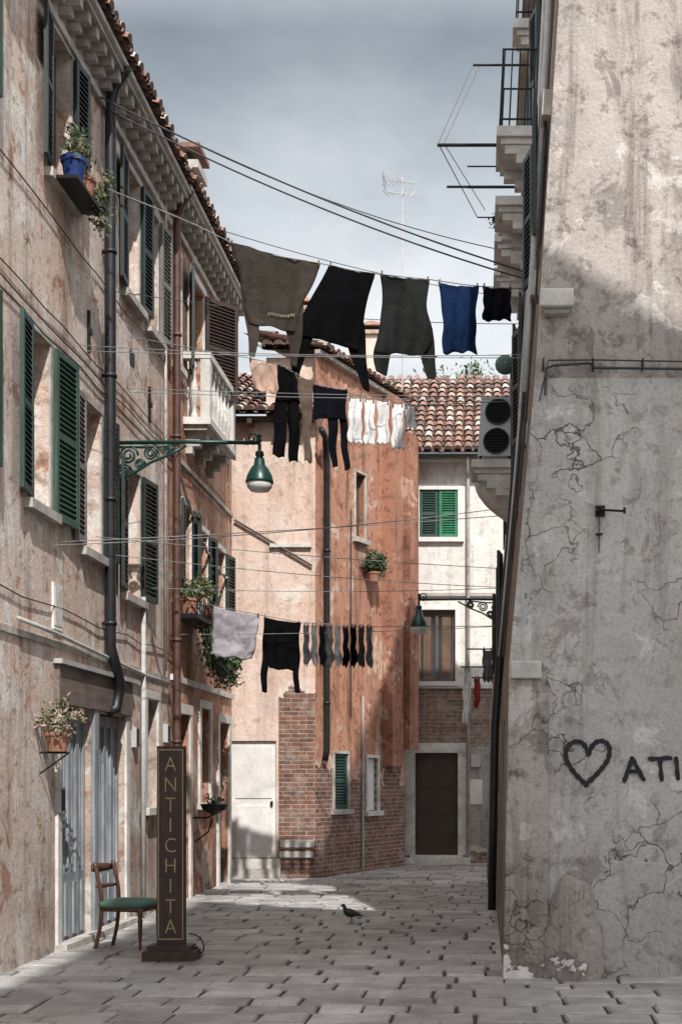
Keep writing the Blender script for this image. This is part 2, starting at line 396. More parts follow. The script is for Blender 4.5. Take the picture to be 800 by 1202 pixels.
for yy in (8.2,10.2):
    for zz in (4.3,7.4):
        leaf(g,frL,yy-.02,-1,.42,zz+.02,zz+1.5,8,'green'); leaf(g,frL,yy+.82,1,.42,zz+.02,zz+1.5,8,'green')
g.make('shutters',bA)
g=G()
for a0,a1,z0,z1 in doorsA:
    n=4; w=(a1-a0)/n
    for i in range(n):
        s0=a0+i*w
        g.lb(frL,s0+.004,s0+.05,-.12,-.06,.02,2.40,'bluegrey'); g.lb(frL,s0+w-.05,s0+w-.004,-.12,-.06,.02,2.40,'bluegrey')
        g.lb(frL,s0+.05,s0+w-.05,-.118,-.062,.02,.75,'bluegrey'); g.lb(frL,s0+.09,s0+w-.09,-.062,-.045,.12,.65,'bluegrey')
        g.lb(frL,s0+.05,s0+w-.05,-.118,-.062,2.28,2.40,'bluegrey')
        g.lb(frL,s0+.05,s0+w-.05,-.10,-.09,.75,2.28,'glass')
        g.lb(frL,s0+w/2-.012,s0+w/2+.012,-.09,-.07,.75,2.28,'bluegrey')
g.lb(frL,13.2,15.95,.0,.05,2.44,2.82,'lintel'); g.lb(frL,13.15,16.0,-.02,.09,2.823,2.87,'gpipe')
g.lb(frL,14.44,14.60,-.05,.04,0,2.438,'bluegrey'); g.lb(frL,13.22,13.34,-.05,.03,0,2.438,'stone'); g.lb(frL,15.77,15.9,-.05,.03,0,2.438,'stone')
g.lb(frL,13.2,15.95,-.02,.12,0,.09,'stoned')
g.make('shop_front',bA)
g=G(); g.lb(frL,13.1,13.38,.003,.025,3.15,3.6,'white'); g.lb(frL,13.13,13.35,.026,.03,3.19,3.56,'stone'); g.make('wall_plaque',bA)
g=G()
g.lb(frL,2,17.9,0,.025,2.98,3.04,'stoned'); g.make('string_course',bA)
g=G()
for yy,zz in ((14.3,6.4),(16.9,6.35)):
    g.lb(frL,yy-.018,yy+.018,.0,.03,zz-.22,zz+.22,'iron'); g.lb(frL,yy-.04,yy+.04,.03,.045,zz-.03,zz+.03,'iron')
for yy,zz in ((16.15,2.2),(17.75,2.3),(13.28,1.5)):
    g.lb(frL,yy-.07,yy+.07,.0,.06,zz-.12,zz+.12,'gpipe'); g.lb(frL,yy-.05,yy+.05,.06,.065,zz-.1,zz+.1,'dpipe')
g.lb(frL,16.0,16.2,.0,.01,6.6,6.75,'iron')
g.make('wall_fittings',bA)
def drain(name,yy,z0,z1,k,r=.055,off=.09,elbow=True,par=None):
    g=G(); x=WX+off
    pts=[(WX+.28,yy,z1+.12),(WX+.24,yy,z1+.05),(WX+.14,yy,z1-.1),(x,yy,z1-.3),(x,yy,z1-1)]
    n=8
    for i in range(1,n): pts.append((x,yy,z1-1+(z0+.6-z1+1)*i/n))
    if elbow: pts+= [(x,yy,z0+.55),(x+.02,yy+.05,z0+.42),(x+.03,yy+.18,z0+.28),(x+.03,yy+.28,z0+.14),(x,yy+.30,z0),(x,yy+.22,z0-.12),(x-.08,yy+.18,z0-.16)]
    else: pts+=[(x,yy,z0)]
    g.tube(pts,r,k,10)
    z=z0+.8
    while z<z1-.6:
        g.tube([(x,yy,z-.02),(x,yy,z+.02)],r+.012,k,10); g.box(WX,x-.03,yy-.02,yy+.02,z-.015,z+.015,k); z+=1.35
    return g.make(name,par,True)
drain('drainpipe',14.85,2.6,9.35,'dpipe',.06)
drain('drainpipe',18.08,.05,9.4,'cpipe',.05,elbow=False)
g=G(); g.tube([(WX+.05,16.45,.05),(WX+.05,16.45,3.9)],.03,'gpipe'); g.tube([(WX+.06,12.0,3.12),(WX+.06,13.0,3.1),(WX+.06,16.5,2.96),(WX+.06,17.9,2.95)],.022,'gpipe')
g.tube([(WX+.05,17.6,3.1),(WX+.05,17.6,9.2)],.02,'stoned')
g.make('service_pipe',None,True)
g=G()
for k in range(5):
    z=[6.0,6.15,3.35,5.9,7.1][k]
    pts=[(WX+.02+U(0,.01),yy,z+U(-.03,.03)) for yy in [11+.6*i for i in range(19)]]
    g.tube(pts,.007,'wire',5)
g.make('wall_cables',None)

# house B
zB=9.55
bB=E('salmon_house',(WX-4,20,0))
L0=17.97; L1=22.5
wB=[(18.75,19.25,4.4,5.5),(19.75,20.4,4.25,5.35),(21.05,21.75,4.2,5.3),(21.15,21.8,6.9,8.5),(18.3,18.6,7.3,8.8)]
dB=[(19.25,20.15,6.8,8.85)]
gB=[(19.95,20.6,1.35,2.75),(21.35,22.15,0,2.6),(18.55,19.2,0,2.6)]
g=G(); g.wall(frL,L0,L1,0,zB-.1,'plB',holes=wB+dB+gB,depth=.25)
g.poly([(-12,L1,0),(WX,L1,0),(WX,L1,zB),(-12,L1,zB)],'plB'); g.poly([(-12,L0,9),(WX,L0,9),(WX,L0,zB),(-12,L0,zB)],'plB')
g.make('walls',bB)
g=G(); cornice(g,frL,L0+.08,L1+.05,zB+.02)
tiles(g,(WX+.30,L0+.1,zB+.05),(0,1,0),(-1,0,.30),4.5,.75)
g.poly([(WX+.1,L0,zB+.1),(WX+.1,L1,zB+.1),(-12,L1,zB+2.1),(-12,L0,zB+2.1)],'tile1')
g.make('cornice_and_roof',bB)
g=G()
for w in wB: pane(g,frL,*w); surround(g,frL,*w,w=.08)
for w in dB: pane(g,frL,*w); surround(g,frL,*w,sill=False)
pane(g,frL,*gB[0]); surround(g,frL,*gB[0],w=.12)
for w in gB[1:]: surround(g,frL,*w,w=.14,sill=False); g.lb(frL,w[0]+.01,w[1]-.01,-.16,-.10,.03,w[3]-.01,'brown')
g.lb(frL,L0+.1,L1,.0,.03,6.02,6.08,'stoned'); g.lb(frL,L0+.1,L1+.02,.0,.04,3.02,3.10,'stone')
g.make('windows_and_doors',bB)
g=G()
leaf(g,frL,18.73,-1,.38,4.4,5.5,8,'dgreen'); leaf(g,frL,19.27,1,.36,4.4,5.5,6,'dgreen')
leaf(g,frL,19.73,-1,.4,4.27,5.35,10,'dgreen'); leaf(g,frL,20.42,1,.4,4.27,5.35,6,'dgreen')
leaf(g,frL,21.03,-1,.42,4.2,5.3,10,'dgreen'); leaf(g,frL,21.77,1,.42,4.2,5.3,8,'dgreen')
leaf(g,frL,19.22,-1,.5,7.4,8.85,14,'dgreen'); leaf(g,frL,20.18,1,.62,7.4,8.85,38,'brown',louv=True)
leaf(g,frL,21.13,-1,.4,6.9,8.5,10,'green'); leaf(g,frL,21.82,1,.4,6.9,8.5,8,'green')
g.make('shutters',bB)
g=G(); y0,y1=18.85,20.75; zb=6.72; pr=.38
g.lb(frL,y0,y1,0,pr,zb-.10,zb,'stone'); g.lb(frL,y0+.05,y1-.05,0,pr-.06,zb-.17,zb-.102,'stoned')
for yy in (y0+.15,(y0+y1)/2-.08,y1-.31):
    for i in range(3): g.lb(frL,yy,yy+.16,0,pr-.08-.10*i,zb-.17-.10*(i+1),zb-.172-.10*i,'stoned')
zr=zb+.90
g.lb(frL,y0,y1,pr-.15,pr,zr-.09,zr,'stone'); g.lb(frL,y0,y0+.15,0,pr-.152,zr-.09,zr,'stone'); g.lb(frL,y1-.15,y1,0,pr-.152,zr-.09,zr,'stone')
for yy in (y0+.01,y1-.14): g.lb(frL,yy,yy+.13,pr-.14,pr-.01,zb+.001,zr-.091,'stone')
prof_=[(.045,.0),(.05,.04),(.03,.07),(.03,.12),(.06,.28),(.055,.38),(.028,.55),(.028,.65),(.05,.70),(.045,.808)]
n=6
for i in range(n):
    yy=y0+.29+(y1-y0-.58)*i/(n-1); g.lathe((WX+pr-.075,yy,zb+.001),prof_,'stone',10)
for yy in (y0+.075,y1-.075): g.lathe((WX+.14,yy,zb+.001),prof_,'stone',10)
g.make('balcony',bB)
g=G(); g.box(WX-.75,WX-.3,20.9,21.4,9.7,11.05,'plB'); g.box(WX-.85,WX-.2,20.8,21.5,11.05,11.17,'stoned'); g.box(WX-.7,WX-.35,20.95,21.35,11.17,11.35,'dark'); g.box(WX-.88,WX-.17,20.77,21.53,11.35,11.42,'tile1')
g.make('chimney',bB)
g=G(); pts=[]
for i in range(40):
    t=i/39; yy=18.2+4.2*t; zz=5.98-.05-1.0*t-.35*math.sin(math.pi*t)
    pts.append((WX+.05,yy,zz+.025*math.sin(i*1.9)))
g.tube(pts,.022,'stoned',6); g.make('hanging_rope',None)

def pot(g,c,r,h,k='terra'):
    g.lathe(c,[(r*.7,0),(r*.95,h*.8),(r*1.05,h*.82),(r*1.05,h),(r*.85,h),(r*.8,h*.9)],k,14)
pb=E('balcony_flowers',(WX+.3,19.3,4.0))
g=G(); g.lb(frL,18.2,19.6,.02,.34,3.86,3.92,'iron')
for i in range(12):
    yy=18.2+1.4*i/11; g.tube([(WX+.34,yy,3.9),(WX+.34,yy,4.2)],.006,'iron',5)
g.tube([(WX+.34,18.2,4.2),(WX+.34,19.6,4.2)],.009,'iron',5)
for yy in (18.4,18.8,19.15,19.45): pot(g,(WX+.18,yy,3.925),.13,.22,'terra' if yy!=18.8 else 'white')
g.make('planter_shelf',pb)
g=G(); leaves(g,(WX+.25,18.75,4.25),(.2,.55,.2),500,.04,('leaf1','leaf3','leaf1','leaf2'))
leaves(g,(WX+.32,19.6,3.72),(.16,.75,.34),1300,.04,('leaf1','leaf2','leaf2'),14,.2)
leaves(g,(WX+.34,20.5,3.4),(.16,.6,.22),700,.04,('leaf1','leaf2'),9,.1)
for i in range(14):
    yq=U(18.3,20.6); g.tube(wirepts((WX+.2,yq,4.0),(WX+.4,yq+U(-.2,.4),3.3+U(-.2,.4)),-.12,6),.006,'leaf2',4)
g.make('foliage',pb)
pb=E('window_box_flowers',(WX+.3,13.4,7.6))
g=G(); g.lb(frL,12.95,13.8,.05,.3,7.42,7.45,'iron'); pot(g,(WX+.2,13.15,7.452),.12,.24,'bluepot'); pot(g,(WX+.2,13.5,7.452),.11,.2,'terra')
g.make('pots',pb)
g=G(); leaves(g,(WX+.22,13.3,7.85),(.14,.33,.18),350,.032,('leaf1','leaf3','leaf2')); leaves(g,(WX+.28,13.75,7.55),(.13,.22,.3),450,.032,('leaf1','leaf2','leaf3')); g.make('foliage',pb)
pb=E('wall_flower_pot',(WX+.2,12.75,2.0))
g=G(); g.tube([(WX,12.75,1.95),(WX+.28,12.75,1.95)],.010,'iron'); g.tube([(WX+.28,12.75,1.95),(WX,12.75,1.75)],.008,'iron'); pot(g,(WX+.17,12.75,1.96),.12,.18); g.make('pot_and_bracket',pb)
g=G(); leaves(g,(WX+.18,12.75,2.26),(.18,.25,.13),420,.028,('leaf1','leaf3','petal','leaf3')); g.make('foliage',pb)
g=G()
g.tube([(WX,19.5,1.15),(WX+.2,19.5,1.15),(WX+.34,19.5,1.22)],.014,'iron')
g.tube([(WX+.02,19.5,.8),(WX+.1,19.5,.86),(WX+.22,19.5,.95),(WX+.28,19.5,1.15)],.012,'iron')
g.lathe((WX+.3,19.5,1.2),[(.05,0),(.16,.06),(.2,.14),(.18,.15),(.1,.08)],'iron',14)
leaves(g,(WX+.3,19.5,1.38),(.14,.14,.08),120,.03,('leaf2','brown'))
g.make('iron_wall_planter')

# ============================================================ MIDDLE HOUSE
bM=E('peach_house',(-5,25,0))
frM=Fr((0,23.05,0),(1,0,0),(0,-1,0))
zM=7.8
g=G()
g.wall(frM,-9,-3.46,0,zM,'plM',holes=[(-4.28,-3.5,.36,2.35)],depth=.12)
g.wall(frM,-3.46,-2.84,0,zM,'plMb')
A=Vector((-2.84,23.05,0)); B=Vector((-1.52,26.4,0)); du=(B-A).normalized(); nn=Vector((du.y,-du.x,0))
frR=Fr(A,du,nn); LR=(B-A).length
def RS(px,py=None):
    k=(px-567)/F; t=(k*23.05+2.84)/(1.32-3.35*k); D=23.05+3.35*t
    return t*LR if py is None else EYE+(915-py)/F*D
hR=[(RS(388)+.1,RS(407),RS(400,950),RS(400,885)),(RS(430),RS(442),RS(436,952),RS(436,890)),(RS(416),RS(427),RS(421,632),RS(421,556))]
zR=8.9
g.wall(frR,0,LR,0,zR,'plR',holes=hR,depth=.18)
g.poly([(-3.7,23.25,zM-.4),(-2.76,23.25,zM-.4),(-2.76,23.25,zR),(-3.7,23.25,zR)],'plM')
g.poly([(-3.7,23.25,zM-.4),(-3.7,28,zM-.4),(-3.7,28,zR),(-3.7,23.25,zR)],'plM')
g.poly([B,B+Vector((-4,1.5,0)),B+Vector((-4,1.5,zR)),B+Vector((0,0,zR))],'plR')
g.poly([(-9,23.05,0),(-9,29,0),(-9,29,zM),(-9,23.05,zM)],'plM')
g.make('walls',bM)
g=G()
g.lb(frR,RS(449),RS(462),.002,.20,RS(455,900),zR,'plRo'); g.lb(frR,RS(464),LR-.02,.002,.30,RS(470,880),zR-.6,'plRo')
g.lb(frR,-.02,LR,.0,.10,zR-.001,zR+.07,'stoned')
g.make('chimney_breasts',bM)
g=G()
sl=Vector((0,1,.42)).normalized()
tiles(g,(-9,22.75,zM+.02),(1,0,0),sl,6.3,5.2)
g.lb(frM,-9,-2.84,-.1,.22,zM-.06,zM-.01,'brown')
a=-8.9
while a<-2.9: g.lb(frM,a,a+.08,-.1,.28,zM-.14,zM-.063,'brown'); a+=.45
tiles(g,(-3.75,23.05,zR+.1),(1,0,0),Vector((0.0,1,.3)),1.15,2)
q=A+nn*.12+Vector((0,0,zR+.09)); 
tiles(g,q,du,(-nn+Vector((0,0,.30))),LR+.1,1.6)
g.make('tiled_roof',bM)
g=G(); 
for px,py,D,w,h in ((436,380,26.0,.34,1.4),(414,380,27.5,.26,1.6),(356,352,27.5,.40,2.4)):
    p=P(px,py,D); g.box(p.x-w/2,p.x+w/2,D,D+w,p.z-h,p.z-.2,'plMb'); g.box(p.x-w/2-.07,p.x+w/2+.07,D-.07,D+w+.07,p.z-.2,p.z-.13,'tile2'); g.box(p.x-w/2+.03,p.x+w/2-.03,D+.03,D+w-.03,p.z-.13,p.z-.04,'dark')
    g.hexa([(p.x-w/2-.08,D-.08,p.z-.04),(p.x+w/2+.08,D-.08,p.z-.04),(p.x+w/2+.08,D+w+.08,p.z-.04),(p.x-w/2-.08,D+w+.08,p.z-.04),(p.x-.05,D+.05,p.z+.08),(p.x+.05,D+.05,p.z+.08),(p.x+.05,D+w-.05,p.z+.08),(p.x-.05,D+w-.05,p.z+.08)],'tile0')
g.make('chimneys',bM)
g=G()
g.lb(frM,-4.28,-3.5,-.1,-.05,.37,2.34,'white'); g.lb(frM,-4.2,-3.58,-.05,-.035,.5,1.25,'white'); g.lb(frM,-4.2,-3.58,-.05,-.035,1.38,2.25,'white')
g.lb(frM,-3.6,-3.56,-.035,-.0,1.25,1.33,'iron')
g.lb(frM,-4.4,-3.42,-.05,.14,.0,.2,'stoned'); g.lb(frM,-4.4,-3.42,-.05,.06,.2,.355,'stone')
for a,b,z,w in ((-3.43,-2.86,.55,.12),(-3.44,-2.88,.38,.1)): g.lb(frM,a,b,0,.04,z,z+w,'stone')
g.lb(frM,-3.6,-2.9,0,.07,5.62,5.68,'stone'); g.lb(frM,-3.3,-2.9,0,.03,5.68,5.86,'plM')
p0=P(275,610,23.0); p1=P(366,664,23.0)
g.tube([p0,p1],.022,'brown',6)
g.make('front_details',bM)
g=G()
for i,h in enumerate(hR):
    if i==0: leaf(g,frR,h[0],1,h[1]-h[0],h[2],h[3],0,'green',d0=-.03,louv=True)
    elif i==1: g.lb(frR,h[0]+.01,h[1]-.01,-.08,-.05,h[2]+.01,h[3]-.01,'white'); surround(g,frR,*h,w=.06)
    else: pane(g,frR,*h,dep=.1); surround(g,frR,*h,w=.04,k='stoned')
surround(g,frR,*hR[0],w=.05,k='stoned')
g.make('side_windows',bM)
g=G(); s=RS(378)
pts=[frR.p(-.25,.25,LZ(512,23)+.05),frR.p(-.05,.22,LZ(515,23)),frR.p(s-.15,.14,LZ(517,23.2)),frR.p(s,.09,LZ(545,23.2)),frR.p(s,.09,4),frR.p(s,.09,2.2),frR.p(s,.05,LZ(893,23.2))]
g.tube(pts,.055,'dpipe',10)
for z in (3,4.3,5.6): g.tube([frR.p(s,.09,z-.02),frR.p(s,.09,z+.02)],.068,'dpipe',10)
g.make('drainpipe',None,True)
g=G(); s=RS(424); g.tube([frR.p(s,.03,.1),frR.p(s,.03,3.2)],.02,'gpipe'); g.tube([frR.p(RS(410),.03,2.8),frR.p(RS(410),.03,6.5)],.012,'wire'); g.make('conduit')
pb=E('wall_plant',frR.p(RS(428),.2,5.3)); g=G(); c=frR.p(RS(428),.18,RS(428,668)); pot(g,c-Vector((0,0,.25)),.12,.18)
leaves(g,c+Vector((0,0,.08)),(.2,.2,.22),1400,.035,('leaf1','leaf2'),14); g.make('pot_and_leaves',pb)
g=G(); p=P(472,330,27.0); top=P(472,208,27.0)
g.tube([p-Vector((0,0,2.6)),top],.016,'gpipe',6)
for k,(dz,l) in enumerate(((-.08,.5),(-.32,.3))):
    c=top+Vector((0,0,dz)); g.tube([c-Vector((.35,.1,0)),c+Vector((.22,.1,0))],.010,'gpipe',5)
    for i in range(7):
        q=c+Vector((-.33+.09*i,0,0)); g.tube([q-Vector((.06,l*.5,.02*i)),q+Vector((.06,l*.5,.02*i))],.006,'gpipe',4)
c=top+Vector((-.38,0,-.08)); 
for i in range(5): g.tube([c+Vector((0,-.2,-.12+.06*i)),c+Vector((.04,.2,-.12+.06*i))],.006,'gpipe',4)
g.make('tv_antenna')

# ============================================================ WHITE HOUSE (end)
bW=E('white_house',(0,29,0)); YW=27.2
frW=Fr((0,YW,0),(1,0,0),(0,-1,0))
def WXp(px): return (px-567)/F*YW
def WZ(py): return LZ(py,YW)
win1=(WXp(492),WXp(537),WZ(631),WZ(575)); win2=(WXp(491),WXp(534),WZ(800),WZ(716)); door=(WXp(487),WXp(537),WZ(1004),WZ(884))
zb1,zb2,zE=WZ(876),WZ(806),WZ(541)
g=G()
g.wall(frW,-3.5,4,0,zb1,'plWg',holes=[door],depth=.2)
g.wall(frW,-3.5,4,zb1,zb2,'plWb')
g.wall(frW,-3.5,4,zb2,zE,'plW',holes=[win1,win2,(.9,1.7,4,5.3),(.9,1.7,6.4,7.5)],depth=.2)
g.poly([(4,YW,0),(4,YW+9,0),(4,YW+9,zE),(4,YW,zE)],'plW'); g.poly([(-3.5,YW,0),(-3.5,YW+9,0),(-3.5,YW+9,zE),(-3.5,YW,zE)],'plW')
g.make('walls',bW)
g=G()
surround(g,frW,*win1,w=.07,k='white'); surround(g,frW,*win2,w=.05,k='white'); surround(g,frW,*door,w=.2,d=.05,k='stone',sill=False)
leaf(g,frW,win1[0],1,(win1[1]-win1[0])/2-.01,win1[2],win1[3],0,'green',d0=-.035,k2='green'); leaf(g,frW,win1[1],-1,(win1[1]-win1[0])/2-.01,win1[2],win1[3],0,'greenb',d0=-.03,k2='greenb')
pane(g,frW,*win2,dep=.08,bars=1,cross=0); 
xm=(win2[0]+win2[1])/2
g.lb(frW,win2[0]+.09,xm-.12,-.1,-.085,win2[2]+.1,win2[3]-.1,'brownl'); g.lb(frW,xm+.1,win2[1]-.09,-.1,-.085,win2[2]+.1,win2[3]-.1,'brownl')
g.lb(frW,door[0]+.01,door[1]-.01,-.16,-.10,door[2],door[3],'brown')
for a in (door[0]+.07,(door[0]+door[1])/2+.03):
    for z0,z1 in ((.35,.9),(1.0,1.45),(1.55,2.1)): g.lb(frW,a,a+.3,-.10,-.08,z0,z1,'brown')
g.lb(frW,door[0]-.25,door[1]+.25,-.05,.30,0,.14,'stone'); g.lb(frW,door[0]-.1,door[1]+.1,-.2,.15,.141,door[2]-.002,'stone')
g.lb(frW,-3.5,4,0,.04,WZ(700),WZ(696),'stoned')
g.lb(frW,-3.5,4,0,.05,zb2-.04,zb2+.04,'stone'); g.lb(frW,-.28,-.02,0,.02,1.2,1.7,'white'); g.lb(frW,-.25,-.05,.02,.06,1.95,2.2,'gpipe')
g.make('windows_and_door',bW)
g=G()
tiles(g,(-3.6,YW-.4,zE+.1),(1,0,0),Vector((0,1,.62)),7.8,5.2)
g.poly([(-3.5,YW+4.0,zE+2.78),(4,YW+4.0,zE+2.78),(4,YW+9,zE),(-3.5,YW+9,zE)],'tile1')
g.lb(frW,-3.5,4,-.02,.32,zE-.05,zE+.03,'stoned')
g.tube([(-3.5,YW-.42,zE+.03),(4,YW-.42,zE+.03)],.05,'dpipe',8)
g.make('tiled_roof',bW)
g=G(); x=WXp(549); g.tube([(x,YW-.4,zE),(x,YW-.1,zE-.25),(x,YW-.08,zE-.5),(x,YW-.08,.1)],.035,'stoned'); g.make('downpipe',bW,True)

# ============================================================ RIGHT BUILDINGS (leaning)
PR=[(0,0),(2.68,.05),(5.14,.27),(8.3,.47),(13.5,.72)]
def prof(z):
    if z<=0: return 0
    for (z0,a0),(z1,a1) in zip(PR,PR[1:]):
        if z<=z1: return a0+(a1-a0)*(z-z0)/(z1-z0)
    return PR[-1][1]
YR=11.6; XR=.17
frS=Fr((XR,0,0),(0,1,0),(-1,0,0),prof)
zl=[z for z,_ in PR]
bR=E('worn_corner_house',(3,14,0)); H1=11.3
g=G()
h1=[(14.9,15.6,5.6,6.9),(15.0,15.6,8.95,10.6),(12.6,13.3,6.6,7.9),(13.6,14.4,.1,2.3)]
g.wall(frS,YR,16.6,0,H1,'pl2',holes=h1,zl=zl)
def front(z0,z1,k,d,x1=8.0,x0=None,n=3):
    for i in range(n):
        a=z0+(z1-z0)*i/n; b=z0+(z1-z0)*(i+1)/n
        g.poly([(XR+prof(a)-.0,YR-d,a),(x1,YR-d,a),(x1,YR-d,b),(XR+prof(b),YR-d,b)],k)
        g.poly([(XR+prof(a),YR,a),(XR+prof(a),YR-d,a),(XR+prof(b),YR-d,b),(XR+prof(b),YR,b)],k)
front(0,2.68,'pl1',.06); front(2.68,5.10,'pl1',.06); front(5.10,8.3,'pl1u',.001); front(8.3,H1,'pl1u',.001)
g.poly([(XR+prof(5.1),YR-.06,5.1),(8,YR-.06,5.1),(8,YR,5.1),(XR+prof(5.1),YR,5.1)],'stoned')
g.poly([(8,YR,0),(8,22.5,0),(8,22.5,H1),(8,YR,H1)],'pl1u')
g.make('walls',bR)
g=G()
g.hexa([(XR-.005,YR-.10,0),(XR+.38,YR-.10,0),(XR+.38,YR-.058,0),(XR-.005,YR-.058,0),(XR+.045,YR-.09,2.55),(XR+.38,YR-.09,2.55),(XR+.38,YR-.058,2.55),(XR+.045,YR-.058,2.55)],'pl1d')
g.box(XR+.06,XR+.32,YR-.13,YR+.02,2.55,2.70,'stone')
p=P(652,358,YR); g.box(p.x-.14,p.x+.14,YR-.16,YR,p.z-.06,p.z+.09,'stone'); g.box(p.x-.11,p.x+.11,YR-.1,YR,p.z-.1,p.z-.061,'stoned')
g.make('corner_stones',bR,mods=[('BEVEL',{'width':.012,'segments':2})])
g=G(); rs=[]
c=Vector((P(672,1150,YR).x,YR-.06,0))
for i in range(13):
    t=i/12; r=.27*math.sqrt(max(0,1-t**1.8))+.002; z=t*.95
    rs.append([c+Vector((r*math.cos(a)*(1+.05*math.sin(i*1.3+j)),-r*.75*math.sin(a)*(1+.06*math.sin(i*2+j*1.7)),z)) for j,a in enumerate([math.pi*j/16 for j in range(17)])])
g.rings(rs,'pl1d',cap=False,closed=False); g.make('corner_mound',bR,True)
g=G(); g.box(XR+prof(H1)-.3,8.1,YR-.4,16.6,H1,H1+.12,'stoned'); tiles(g,(XR+.4,YR-.45,H1+.15),(1,0,0),(0,1,.3),7.4,1.2); g.box(XR+.9,8,YR,16.5,H1+.12,H1+.3,'tile1'); g.make('roof',bR)
g=G()
for w in h1[:3]: pane(g,frS,*w); surround(g,frS,*w,w=.08,k='stoned'); 
for w in h1[:3]: leaf(g,frS,w[0]-.02,-1,.36,w[2],w[3],5,'dgreen'); leaf(g,frS,w[1]+.02,1,.36,w[2],w[3],12,'dgreen')
g.make('windows',bR)
g=G(); zc=LZ(433,YR)
g.tube([(XR+.35,YR-.10,zc-.25),(XR+.36,YR-.10,zc-.03),(XR+.42,YR-.10,zc),(.9,YR-.10,zc+.02),(.93,YR-.10,zc-.02),(2.5,YR-.1,zc-.04)],.012,'wire',6)
g.tube([(XR+.3,YR-.1,zc-.3),(XR+.38,YR-.08,zc+.05),(.95,YR-.09,zc+.05),(2.5,YR-.09,zc+.02)],.007,'wire',6)
for i in range(5): g.box(.5+.42*i,.51+.42*i,YR-.115,YR-.0,zc-.025,zc+.06,'iron')
g.make('wall_conduit')
g=G(); p=P(703,602,YR)
g.box(p.x-.04,p.x+.04,YR-.09,YR-.06,p.z-.045,p.z+.045,'iron'); g.tube([(p.x-.02,YR-.09,p.z),(p.x-.02,YR-.2,p.z),(p.x+.0,YR-.22,p.z)],.018,'iron'); g.tube([(p.x,YR-.13,p.z-.0),(p.x+.2,YR-.13,p.z-.01)],.010,'iron'); g.tube([(p.x+.2,YR-.13,p.z-.03),(p.x+.2,YR-.13,p.z+.02)],.012,'iron')
g.tube([(p.x-.01,YR-.075,p.z-.04),(p.x-.01,YR-.072,p.z-.35)],.004,'iron',5); g.box(p.x-.035,p.x+.02,YR-.10,YR-.06,p.z-.2,p.z-.19,'iron')
g.make('iron_wall_bracket')
def stroke(g,pts,w,k='ink',yy=YR-.066):
    pts=[Vector((a,0,b)) for a,b in pts]; n=len(pts)
    L=[];Rr=[]
    for i,p in enumerate(pts):
        t=(pts[min(i+1,n-1)]-pts[max(i-1,0)]).normalized(); nv=Vector((-t.z,0,t.x)); ww=w*(1+.18*math.sin(i*1.7))
        L.append(p+nv*ww); Rr.append(p-nv*ww)
    for i in range(n-1):
        g.poly([(v.x,yy,v.z) for v in (L[i],L[i+1],Rr[i+1],Rr[i])],k)
    for e in (0,n-1):
        g.poly([(pts[e].x+w*.98*math.cos(a),yy-.0007,pts[e].z+w*.98*math.sin(a)) for a in [2*math.pi*j/10 for j in range(10)]],k)
def gp(px,py): 
    p=P(px,py,YR-.066); return (p.x,p.z)
def sm(pts,n=6):
    o=[];m=len(pts)
    for i in range(m-1):
        p0=pts[max(i-1,0)];p1=pts[i];p2=pts[i+1];p3=pts[min(i+2,m-1)]
        for j in range(n):
            t=j/n; o.append(tuple(.5*((2*p1[k])+(-p0[k]+p2[k])*t+(2*p0[k]-5*p1[k]+4*p2[k]-p3[k])*t*t+(-p0[k]+3*p1[k]-3*p2[k]+p3[k])*t**3) for k in range(len(p1))))
    o.append(tuple(pts[-1])); return o
g=G()
stroke(g,[gp(*q) for q in sm([(690,884),(684,873),(674,871),(665,878),(664,890),(671,904),(681,915),(688,922)])],.020)
stroke(g,[gp(*q) for q in sm([(690,886),(696,874),(706,870),(714,876),(714,889),(707,901),(697,912),(687,921)])],.020,yy=YR-.068)
for st in ([(732,917),(742,890)],[(741,890),(755,915)],[(736,906),(750,905)],[(762,891),(786,890)],[(774,891),(776,916)],[(793,890),(795,914)]):
    a,b=st; pts=[(a[0]+(b[0]-a[0])*i/6+U(-.4,.4),a[1]+(b[1]-a[1])*i/6+U(-.4,.4)) for i in range(7)]
    stroke(g,[gp(*q) for q in pts],.018,yy=YR-.066-.001*random.randint(1,9)*.5)
edges=[(690,884),(684,873),(665,878),(671,904),(688,922),(714,880),(700,908),(742,895),(750,905),(774,893),(776,912),(795,905),(679,871),(706,870),(664,890),(681,915),(714,889),(707,901),(696,874),(733,915),(745,905),(765,891),(784,890)]
for i in range(900):
    a=random.choice(edges); px=a[0]+random.gauss(0,4.2); py=a[1]+random.gauss(0,4.2); q=gp(px,py); r=U(.001,.0032)
    g.poly([(q[0]+r*math.cos(t),YR-.0655,q[1]+r*math.sin(t)) for t in (0,1.57,3.14,4.71)],'ink')
g.make('heart_graffiti')

